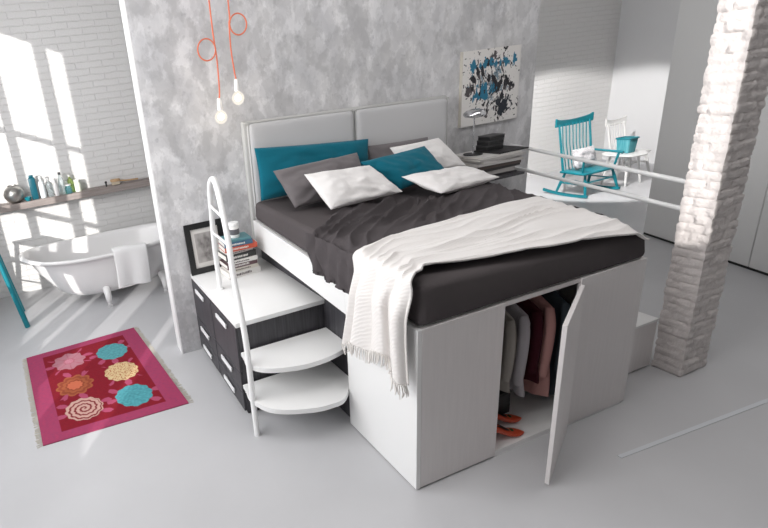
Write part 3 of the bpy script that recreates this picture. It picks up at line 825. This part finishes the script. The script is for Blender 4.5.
# ------------------------------------------------------------------ guard rails
gr = thing('guard_rail', 'two white horizontal guard rails between the concrete wall and the brick pillar', 'guard rail', (2.8, 1.2, 1.2))
obj('upper_bar', tb([(3.27, 2.232, 1.415), (2.40, .165, 1.405)], .017), M_tube, gr)
obj('lower_bar', tb([(3.246, 2.232, 1.18), (2.40, .165, 1.217)], .017), M_tube, gr)

# streak of light on the floor at the right, modelled as a pale strip
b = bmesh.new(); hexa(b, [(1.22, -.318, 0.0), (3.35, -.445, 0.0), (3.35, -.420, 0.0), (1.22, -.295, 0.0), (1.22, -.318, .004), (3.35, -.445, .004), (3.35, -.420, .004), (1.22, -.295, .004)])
struct('floor_light_streak', b, plain('blue_grey_light_streak', (.62, .64, .67), .4))

# storage step between bed and pillar
ss = thing('storage_step', 'low white box step between the bed and the brick pillar', 'step', (2.14, .4, 0))
obj('body', bx((1.96, .178, .012), (2.322, .70, .385), .003, 1), M_whitewood, ss)
obj('top', bx((1.955, .173, .386), (2.325, .705, .408), .003, 1), M_whitepanel, ss)

# ------------------------------------------------------------------ wardrobe contents
def garment(x, yc, wd, top, bot, mat, label, seed, sleeve=True, name='jacket', cat='clothing'):
    t = thing(name, label, cat, (x, yc, .97), 'clothes hanging inside the bed base')
    b = bmesh.new(); hw = wd / 2
    prof = [(0.0, hw * .30, .010), (.04, hw * .58, .020), (.10, hw * .92, .026), (.18, hw, .030), (.4, hw * .93, .032), (.7, hw * .96, .036), (1.0, hw * 1.02, .04)]
    nu, nv = 40, 30
    def f(u, v):
        h = interp(v, [(p[0], p[1]) for p in prof]); th = interp(v, [(p[0], p[2]) for p in prof])
        a = 2 * PI * u; c, s = math.cos(a), math.sin(a)
        yy = h * (abs(c) ** .7) * (1 if c > 0 else -1)
        xx = th * s * (1 + .28 * math.sin(yy * 55 + seed * 2) * sstep(.1, .8, v)) + .010 * math.sin(yy * 24 + seed + v * 2) * sstep(.1, .6, v)
        hem = .012 * math.sin(yy * 18 + seed)
        return (x + xx, yc + yy + .008 * math.sin(v * 7 + seed), lerp(top, bot + hem, v))
    V = grid(b, nu, nv, f, wrapu=True)
    b.faces.new([V[i][0] for i in range(nu)]); b.faces.new([V[i][-1] for i in range(nu)][::-1])
    obj('body', b, mat, t, angle=80)
    if sleeve:
        for sgn in (-1, 1):
            b = bmesh.new()
            y0 = yc + sgn * hw * .88
            pts = catmull([(x - .02, y0, top - .07), (x - .045, y0 + sgn * .03, top - .16), (x - .05, y0 + sgn * .03, top - .32), (x - .045, y0 + sgn * .015, max(bot + .10, top - .55))], 5)
            tube(b, pts, [.026 + .008 * math.sin(i / len(pts) * PI) for i in range(len(pts))], 10)
            obj('sleeve', b, mat, t)
    hk = [(x, yc, top - .005), (x, yc, .945)] + [(x, yc + .022 * math.sin(a), .967 - .022 * math.cos(a)) for a in np.linspace(.1, 4.2, 9)]
    obj('hanger', tb(hk, .003, 6), M_chrome, t)
gm = lambda n, c: plain(n, c, .9, bump=.3, bscale=60, spec=.1)
garment(.70, .33, .42, .90, .40, gm('taupe_cloth', (.30, .27, .25)), 'taupe cotton shirt, first on the rail inside the bed base', 1, name='shirt')
garment(.845, .33, .42, .90, .33, gm('stone_cloth', (.34, .32, .29)), 'stone beige shirt, second on the rail inside the bed base', 2, name='shirt')
garment(.955, .33, .42, .90, .26, gm('pale_grey_cloth', (.46, .44, .46)), 'pale grey long shirt between the beige and dark red clothes', 3, name='shirt')
garment(1.075, .33, .40, .89, .30, gm('burgundy_cloth', (.055, .012, .018)), 'dark burgundy jacket beside the pink one', 4)
garment(1.17, .33, .42, .90, .16, gm('pink_cloth', (.52, .28, .26)), 'dusty pink coat between the burgundy and charcoal clothes', 5, name='coat')
garment(1.30, .33, .44, .90, .13, gm('charcoal_cloth', (.07, .085, .10)), 'charcoal tweed coat, last visible on the rail', 6, name='coat')

BM_green = plain('green_gem', (.03, .10, .04), .2)
def pump(heel, toe, label):
    heel, toe = Vector(heel), Vector(toe); d = toe - heel; L = d.length; d.normalize(); s = Vector((-d.y, d.x, 0))
    t = thing('pump_shoe', label, 'shoe', (heel.x, heel.y, heel.z), 'pair of pointed shoes')
    b = bmesh.new(); z0 = heel.z
    secs = [(0, .028, .062, .055), (.08, .034, .060, .060), (.25, .036, .044, .052), (.42, .034, .018, .045), (.55, .038, .006, .040), (.68, .040, .001, .036), (.80, .034, .001, .028), (.90, .022, .001, .020), (.98, .008, .001, .010), (1.0, .002, .002, .004)]
    rings = []
    for (f, w, zb_, h) in secs:
        c = heel + d * (L * f); ring = []
        for k in range(12):
            a = 2 * PI * k / 12; ring.append(b.verts.new(Vector((c.x, c.y, z0 + zb_ + h / 2)) + s * (w * math.cos(a)) + Vector((0, 0, h / 2 * math.sin(a)))))
        rings.append(ring)
    for A, B in zip(rings, rings[1:]):
        for k in range(12): b.faces.new((A[k], A[(k + 1) % 12], B[(k + 1) % 12], B[k]))
    b.faces.new(rings[0][::-1]); b.faces.new(rings[-1])
    obj('upper', b, M_redpump, t, angle=70)
    # dark opening
    b = bmesh.new(); P = []
    for k in range(20):
        a = 2 * PI * k / 20; f = .30 + .26 * math.cos(a); w = .023 * math.sin(a)
        c = heel + d * (L * f); zt = z0 + interp(f, [(q[0], q[2] + q[3]) for q in secs]) + .0005
        P.append(b.verts.new(Vector((c.x, c.y, zt)) + s * w))
    b.faces.new(P); bmesh.ops.solidify(b, geom=b.faces[:], thickness=.003)
    obj('insole', b, M_insole, t)
    b = bmesh.new(); c = heel + d * (L * .62); lathe(b, [(0, 0), (.016, .002), (.012, .008), (0, .010)], (c.x, c.y, z0 + .034), 10)
    obj('ornament', b, BM_green, t, label='green jewelled ornament')
    c = heel + d * (L * .05)
    obj('heel', lt([(0, 0), (.008, 0), (.009, .01), (.016, .072), (0, .075)], (c.x, c.y, z0), 10), M_redpump, t)
pump((.655, .095, .0425), (.895, .045, .0425), 'nearer red orange pointed pump in the bed base')
pump((.75, .19, .0425), (.995, .145, .0425), 'farther red orange pointed pump in front of the black box')
o = thing('shoe_box', 'small black box behind the red shoes in the bed base', 'box', (.86, .31, .0425))
obj('body', bx((.79, .225, .0425), (.985, .34, .20), .003, 1), M_black, o); obj('lid', bx((.787, .222, .201), (.988, .343, .225), .003, 1), M_blackmatt, o)

# ------------------------------------------------------------------ rug
def rug():
    TLc, TRc, BRc, BLc = map(Vector, ((-2.355, 3.02, .0), (-1.19, 3.07, .0), (-1.00, 1.455, .0), (-2.165, 1.50, .0)))
    t = thing('floor_rug', 'red and pink flowered rug with teal and cream medallions beside the bathtub', 'rug', (-1.68, 2.26, 0))
    b = bmesh.new(); lay = b.verts.layers.float_color.new('pattern'); nu, nv = 230, 300
    # medallions in rug coordinates (u left-right, v far-near), colours
    def uv_of(x, y):
        v = (3.045 - y) / 1.57; xl = lerp(-2.355, -2.165, v); return ((x - xl) / 1.165, v)
    med = [(-1.923, 2.703, 'petal', (.42, .18, .22)), (-1.488, 2.654, 'blob', (.11, .36, .40)), (-1.449, 2.23, 'speck', (.66, .50, .28)), (-1.887, 2.22, 'dahlia', (.5, .13, .07)), (-1.828, 1.808, 'swirl', (.58, .36, .31)), (-1.402, 1.794, 'blob', (.09, .35, .40))]
    med = [(*uv_of(x, y), k, c) for x, y, k, c in med]
    W, Ln = 1.165, 1.57
    def col(u, v):
        x, y = u * W, v * Ln
        bx_, by_ = min(u, 1 - u) * W, min(v, 1 - v) * Ln
        nn = nz(x * 40, y * 40, 2) * .06
        if bx_ < .155 or by_ < .10:
            return (.34 + nn, .05, .12)
        c = (.22 + nn * .5, .011, .022)
        # leaves
        for (mu, mv, kind, mc) in med:
            dx, dy = x - mu * W, (y - mv * Ln); r = math.hypot(dx, dy * .95); a = math.atan2(dy, dx)
            R0 = .155
            if kind == 'blob': edge = R0 * (1 + .035 * math.cos(a * 11))
            elif kind == 'petal': edge = R0 * (1 + .09 * math.cos(a * 8))
            elif kind == 'dahlia': edge = R0 * (.92 + .2 * abs(math.cos(a * 5)))
            else: edge = R0 * (1 + .04 * math.cos(a * 12))
            if r < edge:
                f = r / edge
                if kind == 'blob': s = .9 + .3 * nz(x * 45, y * 45); return tuple(q * s for q in mc)
                if kind == 'petal':
                    return (.40, .12, .16) if abs(math.sin(a * 4)) < .16 or .28 < f < .36 else (mc if f > .3 else (.5, .2, .26))
                if kind == 'speck':
                    return (.42, .14, .06) if nz(x * 75, y * 75, 4) > .18 else mc
                if kind == 'dahlia':
                    return (.58, .15, .08) if f < .42 else ((.27, .06, .03) if math.sin(f * 18) > 0 else (.36, .10, .045))
                if kind == 'swirl':
                    return (.22, .03, .035) if math.sin(f * 22 + a * 1.0) > .35 and f < .93 else mc
            # leaves around
            if edge < r < edge * 1.55:
                la = abs(math.sin(a * 4 + mu * 7)); 
                if la > .80 + .25 * abs((r / edge - 1.27)) * 2 and math.sin(a * 2 + mv * 9) > .1: return (.40, .07, .14)
        return c
    V = grid(b, nu, nv, lambda u, v: (TLc * (1 - u) + TRc * u) * (1 - v) + (BLc * (1 - u) + BRc * u) * v + Vector((0, 0, .009 + .0015 * nz(u * 5, v * 7))))
    for i in range(nu):
        for jj in range(nv): 
            c = col(i / (nu - 1), jj / (nv - 1)); V[i][jj][lay] = (*c, 1)
    r0 = obj('pile', b, M_rug, t)
    b = bmesh.new()
    hexa(b, [tuple(BLc + Vector((0, 0, .0005))), tuple(BRc + Vector((0, 0, .0005))), tuple(TRc + Vector((0, 0, .0005))), tuple(TLc + Vector((0, 0, .0005))), tuple(BLc + Vector((0, 0, .007))), tuple(BRc + Vector((0, 0, .007))), tuple(TRc + Vector((0, 0, .007))), tuple(TLc + Vector((0, 0, .007)))])
    obj('backing', b, plain('rug_backing', (.35, .05, .12), .9), t)
    for (A, B, sg) in ((TLc, BLc, -1), (TRc, BRc, 1)):
        b = bmesh.new(); r = random.Random(sg); n = 90
        for k in range(n):
            p = A.lerp(B, (k + .5) / n) + Vector((0, 0, .006)); q = p + Vector((sg * (.045 + r.uniform(-.006, .006)), r.uniform(-.012, .012), -.003))
            tube(b, [p, q], [.0035, .0045], 5)
        f = obj('fringe', b, plain('rug_fringe', (.55, .52, .46), .95), t); f['kind'] = 'stuff'
rug()

# ------------------------------------------------------------------ bathtub
def bathtub():
    cx, cy, a, bb, zr = -1.22, 4.30, 1.03, .565, .715
    t = thing('bathtub', 'white freestanding clawfoot bathtub against the painted brick wall', 'bathtub', (cx, cy, 0))
    b = bmesh.new(); seg = 72
    prof = [(0, .125), (.30, .125), (.50, .135), (.63, .17), (.74, .25), (.82, .38), (.885, .54), (.925, .64), (.965, .675), (1.0, .680), (1.02, .700), (1.012, .720), (.985, .727), (.955, .715), (.925, .66), (.88, .52), (.80, .36), (.70, .25), (.55, .20), (.3, .185), (0, .183)]
    rings = []
    for r, zz in prof:
        if r == 0: rings.append([b.verts.new((cx, cy, zz))]); continue
        ring = []
        for k in range(seg):
            an = 2 * PI * k / seg; c, s = math.cos(an), math.sin(an)
            e = 2.35; q = (abs(c) ** e + abs(s) ** e) ** (-1 / e)
            # left end flares out towards the rim
            fl = 1.0 + (.10 * sstep(.3, .7, zz) - .05) * (1 if c < 0 else 0) * abs(c)
            lift = .07 * (abs(c) ** 3) * (1 if c < 0 else .7) * sstep(.5, .72, zz)
            ring.append(b.verts.new((cx + a * r * q * c * fl, cy + bb * r * q * s, zz + lift)))
        rings.append(ring)
    for A, B in zip(rings, rings[1:]):
        for k in range(seg):
            k2 = (k + 1) % seg
            if len(A) == 1: b.faces.new((A[0], B[k], B[k2]))
            elif len(B) == 1: b.faces.new((A[k], A[k2], B[0]))
            else: b.faces.new((A[k], A[k2], B[k2], B[k]))
    obj('shell', b, M_tub, t, angle=60)
    for (x, y) in ((-1.36, 3.84), (-.62, 3.84), (-1.7, 4.72), (-.62, 4.72)):
        s = -1 if y < cy else 1
        b = bmesh.new()
        pts = catmull([(x, y - s * .10, .24), (x, y + s * .0, .20), (x, y + s * .035, .13), (x, y + s * .0, .07), (x, y + s * .01, .035), (x, y + s * .03, .022)], 5)
        n = len(pts); tube(b, pts, [lerp(.055, .024, min(1, i / n * 1.4)) if i < n * .72 else .026 + .012 * ((i - n * .72) / (n * .28)) for i in range(n)], 12)
        for v in b.verts: v.co.z = max(v.co.z, 0.0005)
        obj('claw_foot', b, M_tub, t)
bathtub()
def towel():
    b = bmesh.new(); P = [(3.955, .40), (3.90, .62), (3.86, .735), (3.80, .765), (3.735, .765), (3.695, .72), (3.685, .55), (3.69, .38), (3.70, .27)]
    path = catmull([(0, p[0], p[1]) for p in P], 5); n = len(path)
    def f(u, v):
        p = path[min(int(v * (n - 1) + .5), n - 1)]
        k = sstep(.45, 1, v)
        return (lerp(-1.205, -.79, u) + .02 * k * math.sin(v * 3) - .02 * k, p.y - .012 * math.sin(u * PI * 3 + .5) * k - .01, p.z + .01 * math.sin(u * 5))
    grid(b, 26, n, f)
    o = obj('bath_towel', b, M_towel, angle=80, solid=-.022)
    tag(o, 'white towel folded over the near rim of the bathtub', 'towel')
towel()

# ------------------------------------------------------------------ bathroom shelf and toiletries
ZS = 1.345
tag(obj('long_shelf', bx((-3.2, 4.90, 1.255), (-.32, 5.125, ZS), .004, 1), M_shelf), 'long weathered grey wooden shelf on the brick wall above the bathtub', 'shelf')
v = thing('round_vase', 'round hammered silver vase at the left end of the long shelf', 'vase', (-2.26, 4.99, ZS))
obj('body', lt([(0, .001), (.055, .001), (.10, .035), (.132, .09), (.135, .13), (.115, .185), (.075, .222), (.060, .232), (.062, .245), (.05, .243), (.045, .225), (.09, .18), (.11, .12), (0, .02)], (-2.26, 4.99, ZS), 28), M_silver, v)
b1 = thing('tall_bottle', 'tall flat teal bottle beside the silver vase on the long shelf', 'bottle', (-1.99, 5.0, ZS))
M_tb = plain('dark_teal_plastic', (.003, .10, .14), .35)
obj('body', bx((-2.04, 4.96, ZS + .001), (-1.95, 5.02, ZS + .30), .012, 3), M_tb, b1)
obj('cap', bx((-2.025, 4.965, ZS + .301), (-1.965, 5.015, ZS + .335), .004, 2), M_tb, b1)
tag(obj('small_bowl', lt([(0, 0), (.022, 0), (.040, .02), (.046, .055), (.040, .055), (.032, .02), (0, .012)], (-2.092, 4.948, ZS + .0005), 20), M_tealpaint), 'small teal bowl between the silver vase and the tall teal bottle', 'bowl')
def bottle(x, y, r, h, col, cap, label, neck=.4, glass=True, name='toiletry_bottle'):
    t = thing(name, label, 'bottle', (x, y, ZS), 'toiletries on the long shelf')
    m = glass_mat('tinted_glass', col) if glass else plain('bottle_plastic', col, .35)
    obj('body', lt([(0, .001), (r * .94, .001), (r, .008), (r, h * .62), (r * .85, h * .72), (r * neck, h * .80), (r * neck, h * .88), (0, h * .88)], (x, y, ZS), 18), m, t)
    obj('cap', lt([(0, h * .881), (r * neck * 1.25, h * .881), (r * neck * 1.25, h), (0, h)], (x, y, ZS), 14), plain('bottle_cap', cap, .35), t)
bottle(-1.885, 4.99, .042, .30, (.75, .80, .82), (.75, .75, .75), 'pale grey bottle just right of the tall teal one', glass=False)
bottle(-1.785, 4.99, .040, .26, (.80, .86, .88), (.5, .5, .5), 'clear glass bottle with a grey cap on the long shelf')
bottle(-1.700, 4.97, .032, .22, (.88, .86, .86), (.85, .85, .85), 'small white bottle in the middle of the toiletries', glass=False)
bottle(-1.625, 5.00, .038, .31, (.82, .90, .92), (.1, .1, .1), 'tall clear bottle with a dark cap on the long shelf')
bottle(-1.545, 4.96, .045, .13, (.25, .62, .72), (.8, .8, .8), 'squat light blue jar in front of the green bottle', neck=.8)
bottle(-1.50, 5.05, .040, .25, (.62, .78, .30), (.85, .85, .8), 'yellow green bottle near the right end of the toiletries')
bottle(-1.41, 5.00, .045, .17, (.80, .84, .72), (.85, .85, .82), 'pale green jar at the right end of the toiletries', neck=.8, glass=False)
br = thing('bath_brush', 'wooden bath brush lying at the right end of the long shelf', 'brush', (-.75, 5.0, ZS))
obj('handle', tb(catmull([(-.55, 5.0, ZS + .03), (-.70, 5.0, ZS + .035), (-.82, 5.0, ZS + .05)], 5), .012), M_woodtan, br)
obj('head', lt([(0, -.02), (.045, -.018), (.05, 0), (.045, .018), (0, .022)], (-.88, 5.0, ZS + .065), 20, sx=1.5, sy=.8), M_woodtan, br)
f = obj('bristles', bx((-.94, 4.97, ZS + .001), (-.82, 5.03, ZS + .046), .005, 1), plain('cream_bristle', (.6, .52, .4), .9), br); f['kind'] = 'stuff'
tag(obj('peg', lt([(0, 0), (.012, 0), (.012, .05), (.02, .06), (.012, .075), (0, .078)], (-1.02, 4.97, ZS + .0005), 12), M_black), 'small dark peg standing on the long shelf left of the brush', 'peg')

# teal stool at the far left
st = thing('tall_stool', 'tall teal painted wooden stool cut off at the left edge', 'stool', (-2.75, 4.12, 0))
sx_, sy_ = -2.76, 4.13
for (fx, fy) in ((-2.375, 3.845), (-2.462, 4.40), (-3.06, 3.86), (-3.06, 4.40)):
    tp = (lerp(fx, sx_, .38), lerp(fy, sy_, .30), 1.0)
    obj('leg', tb([(fx, fy, .001), tp], [.032, .028], 10), M_tealpaint, st)
for (p, q) in (((-3.02, 3.9, .45), (-3.02, 4.36, .45)), ((-2.98, 3.9, .70), (-2.60, 3.9, .70))):
    obj('stretcher', tb([p, q], .011), M_tealpaint, st)
obj('seat', bx((-2.99, 3.92, 1.001), (-2.55, 4.34, 1.035), .012, 2), M_tealpaint, st)

# ------------------------------------------------------------------ rocking chair
def spindle_chair(o, origin, facing, w, d, seat_h, back_h, lean, mat, rockers=True, arms=True, nsp=8, leg_splay=.05):
    """o: root; local x = right, y = back direction"""
    F = Vector((facing[0], facing[1], 0)).normalized(); Rt = Vector((-F.y, F.x, 0))   # F points out of the seat front
    O = Vector(origin)
    def q(x, y, z): return O + Rt * x - F * y + Vector((0, 0, z))
    Mx = Matrix(((Rt.x, -F.x, 0, O.x), (Rt.y, -F.y, 0, O.y), (0, 0, 1, O.z), (0, 0, 0, 1)))
    b = bmesh.new(); nS = 8
    poly = [(-w / 2, -d / 2), (w / 2, -d / 2), (w / 2 * .9, d / 2), (-w / 2 * .9, d / 2)]
    hexa(b, [Mx @ Vector((x, y, seat_h - .035)) for x, y in poly] + [Mx @ Vector((x, y, seat_h)) for x, y in poly], .012, 3)
    obj('seat', b, mat, o)
    lz = .045 if rockers else .001
    legs = {}
    for sx in (-1, 1):
        for sy in (-1, 1):
            top = (sx * w * .38, sy * d * .36, seat_h - .03); bot = (sx * (w * .40 + leg_splay), sy * (d * .42 + leg_splay), lz)
            legs[sx, sy] = (top, bot)
            pts = [q(*[lerp(top[k], bot[k], t) for k in range(3)]) for t in (0, .15, .4, .7, 1)]
            obj('leg', tb(pts, [.020, .018, .025, .020, .017], 10), mat, o)
    for sx in (-1, 1):
        a, c = legs[sx, -1], legs[sx, 1]
        obj('stretcher', tb([q(*[lerp(a[0][k], a[1][k], .5) for k in range(3)]), q(*[lerp(c[0][k], c[1][k], .5) for k in range(3)])], .012), mat, o)
    a, c = legs[-1, -1], legs[1, -1]
    obj('stretcher', tb([q(*[lerp(a[0][k], a[1][k], .42) for k in range(3)]), q(*[lerp(c[0][k], c[1][k], .42) for k in range(3)])], .012), mat, o)
    if rockers:
        for sx in (-1, 1):
            b = bmesh.new(); x = sx * (w * .40 + leg_splay); n = 22; pr = []
            for k in range(n + 1):
                y = lerp(-d * .62, d * 1.05, k / n); zc = .002 + .22 * (y - .02) ** 2 
                pr.append((y, zc))
            for k in range(n):
                (ya, za), (yb, zb2) = pr[k], pr[k + 1]
                hexa(b, [q(x - .016, ya, za), q(x + .016, ya, za), q(x + .016, yb, zb2), q(x - .016, yb, zb2), q(x - .016, ya, za + .045), q(x + .016, ya, za + .045), q(x + .016, yb, zb2 + .045), q(x - .016, yb, zb2 + .045)])
            bmesh.ops.remove_doubles(b, verts=b.verts[:], dist=.0005)
            obj('rocker', b, mat, o)
    by = d / 2 - .03
    for sx in (-1, 1):
        obj('back_post', tb([q(sx * w * .40, by, seat_h - .002), q(sx * w * .42, by + lean * .5, lerp(seat_h, back_h, .5)), q(sx * w * .43, by + lean, back_h - .05)], [.019, .017, .014], 10), mat, o)
    for k in range(nsp):
        f = (k + .5) / nsp * 2 - 1
        obj('spindle', tb([q(f * w * .36, by, seat_h - .002), q(f * w * .375, by + lean * .5 + .02, lerp(seat_h, back_h, .5)), q(f * w * .385, by + lean, back_h - .06)], .008, 8), mat, o)
    b = bmesh.new()
    def crest(u, v):
        x = lerp(-w * .52, w * .52, u); e = abs(2 * u - 1)
        zt = back_h + .035 * (e ** 6) - .01 * math.cos(e * PI) ; zb2 = back_h - .105 + .012 * e
        return x, zt, zb2
    n = 24; V = []
    for k in range(n + 1):
        x, zt, zb2 = crest(k / n, 0); e = abs(2 * k / n - 1); y = by + lean + .03 * (1 - e * e) 
        V.append([b.verts.new(q(x, y - .012, zb2)), b.verts.new(q(x, y + .014, zb2)), b.verts.new(q(x, y + .014, zt)), b.verts.new(q(x, y - .012, zt))])
    for A, B in zip(V, V[1:]):
        for k in range(4): b.faces.new((A[k], A[(k + 1) % 4], B[(k + 1) % 4], B[k]))
    b.faces.new(V[0][::-1]); b.faces.new(V[-1])
    obj('crest_rail', b, mat, o)
    if arms:
        for sx in (-1, 1):
            ah = seat_h + .24
            pts = catmull([q(sx * w * .415, by + lean * .30, ah + .02), q(sx * w * .46, .02, ah), q(sx * w * .50, -d * .42, ah - .015), q(sx * w * .50, -d * .52, ah - .03)], 6)
            obj('armrest', tb(pts, [.017 + .008 * (i / len(pts)) for i in range(len(pts))], 10), mat, o)
            obj('arm_support', tb([q(sx * w * .44, -d * .34, seat_h - .01), q(sx * w * .49, -d * .40, ah - .02)], [.014, .017], 10), mat, o)
    return q
rc = thing('rocking_chair', 'teal painted spindle back rocking chair by the white brick wall', 'rocking chair', (6.74, 3.64, 0))
q = spindle_chair(rc, (6.74, 3.64, 0), (.02, -1), .84, .43, .41, 1.23, .12, M_tealpaint, nsp=8)
bc = [q(-.26, .20, .50), q(.26, .20, .50)]
def loose_cushion(name, mat, TL, TR, BR, BL, th, label, cat='cushion'):
    o = pillow(name, mat, TL, TR, BR, BL, th, label, seed=9); o['category'] = cat; return o
loose_cushion('seat_cushion', M_cushgrey, q(-.22, .15, .74), q(.28, .15, .74), q(.29, .06, .43), q(-.23, .06, .43), .11, 'grey patterned cushion on the teal rocking chair')

# white table, basket and white chair behind
tt = thing('side_table', 'round white side table right of the teal rocking chair', 'table', (6.78, 3.17, 0))
TC = (7.60, 3.66)
tt.location = (TC[0], TC[1], 0); ORG[tt.name] = Vector((TC[0], TC[1], 0))
obj('table_top', lt([(0, .502), (.28, .502), (.30, .515), (.30, .527), (.29, .535), (0, .535)], (*TC, 0), 40), M_whitepaint, tt)
for k in range(4):
    a = PI / 4 + k * PI / 2
    obj('leg', tb([(TC[0] + .26 * math.cos(a), TC[1] + .26 * math.sin(a), .001), (TC[0] + .18 * math.cos(a), TC[1] + .18 * math.sin(a), .501)], [.016, .022]), M_whitepaint, tt)
bk = thing('woven_basket', 'square teal woven basket on the round white side table', 'basket', (TC[0], TC[1], .536))
b = bmesh.new(); bc_ = (TC[0] + .02, TC[1] + .0)
def bask(s0, s1, z0, z1): return [(bc_[0] - s0, bc_[1] - s0, z0), (bc_[0] + s0, bc_[1] - s0, z0), (bc_[0] + s0, bc_[1] + s0, z0), (bc_[0] - s0, bc_[1] + s0, z0), (bc_[0] - s1, bc_[1] - s1, z1), (bc_[0] + s1, bc_[1] - s1, z1), (bc_[0] + s1, bc_[1] + s1, z1), (bc_[0] - s1, bc_[1] + s1, z1)]
hexa(b, bask(.09, .104, .536, .775), .015, 2); obj('body', b, M_basket, bk)
b = bmesh.new(); pr = [(bc_[0] + dx * .105, bc_[1] + dy * .105, .78) for dx, dy in ((-1, -1), (1, -1), (1, 1), (-1, 1))]
for i in range(4): tube(b, [pr[i], pr[(i + 1) % 4]], .014, 8)
obj('rim', b, M_tealpaint, bk)
wc = thing('spindle_chair', 'white painted spindle chair behind the round side table', 'chair', (8.36, 4.05, 0))
spindle_chair(wc, (8.36, 4.05, 0), (-.1, -.99), .44, .44, .43, .98, .10, M_whitepaint, rockers=False, arms=False, nsp=6)

# ------------------------------------------------------------------ lights
def area(name, loc, rot, size, size_y, power, col=(1, 1, 1), spread=PI):
    L = bpy.data.lights.new(name, 'AREA'); L.shape = 'RECTANGLE'; L.size = size; L.size_y = size_y; L.energy = power; L.color = col; L.spread = spread
    o = bpy.data.objects.new(name, L); C.objects.link(o); o.location = loc; o.rotation_euler = rot; return o
sun = bpy.data.lights.new('sun', 'SUN'); sun.energy = 4.0; sun.angle = math.radians(.6); sun.color = (1, .97, .93)
so = bpy.data.objects.new('sun', sun); C.objects.link(so)
so.rotation_euler = Vector((.55, .83, -.25)).to_track_quat('-Z', 'Y').to_euler()
so.location = (-6, -8, 6)
# daylight through the left side
area('daylight_left', (XL + .08, .9, 2.95), (0, -PI / 2, 0), 2.4, 4.4, 185, (1, .99, .985))
area('ceiling_fill', (.8, .2, H - .05), (math.radians(22), 0, 0), 5.5, 2.0, 115, (1, .98, .97))  # added fill with no real lamp behind it, lifts concrete wall and bed
area('ceiling_fill', (7.4, 3.0, H - .05), (0, 0, 0), 2.5, 2.5, 22, (1, .98, .97))  # second added fill, raises the ambient level around the chairs
sp = bpy.data.lights.new('sun_fill_spot', 'SPOT'); sp.energy = 1000; sp.spot_size = math.radians(46); sp.spot_blend = .25; sp.shadow_soft_size = .04; sp.color = (1, .98, .96)  # added unseen spot standing in for sunlight on the far right walls
spo = bpy.data.objects.new('sun_fill_spot', sp); C.objects.link(spo); spo.location = (4.2, 2.75, 3.35)
spo.rotation_euler = (Vector((8.0, 4.3, .25)) - spo.location).to_track_quat('-Z', 'Y').to_euler()

w = bpy.data.worlds.new('world'); bpy.context.scene.world = w; w.use_nodes = True
w.node_tree.nodes['Background'].inputs[0].default_value = (.85, .92, 1, 1); w.node_tree.nodes['Background'].inputs[1].default_value = 1.5

# ------------------------------------------------------------------ camera
yaw, pit, rol = .279069832, .305323257, -.136682735
fw = Vector((math.sin(yaw) * math.cos(pit), math.cos(yaw) * math.cos(pit), -math.sin(pit)))
rt = Vector((math.cos(yaw), -math.sin(yaw), 0)); up = rt.cross(fw)
r2 = rt * math.cos(rol) + up * math.sin(rol); u2 = -rt * math.sin(rol) + up * math.cos(rol)
cam = bpy.data.cameras.new('camera'); co = bpy.data.objects.new('camera', cam); C.objects.link(co)
Mc = Matrix(((r2.x, u2.x, -fw.x, -1.58011869), (r2.y, u2.y, -fw.y, -1.76201304), (r2.z, u2.z, -fw.z, 2.38049641), (0, 0, 0, 1)))
co.matrix_world = Mc
cam.sensor_width = 36; cam.sensor_fit = 'HORIZONTAL'; cam.lens = 461.484519 / 768 * 36
cam.shift_x = (384 - 206.877) / 768; cam.shift_y = -(264 - 243.3526) / 768
cam.clip_start = .05
S = bpy.context.scene; S.camera = co
S.view_settings.view_transform = 'Standard'; S.view_settings.look = 'None'; S.view_settings.exposure = 0; S.view_settings.gamma = 1; S.view_settings.use_curve_mapping = False
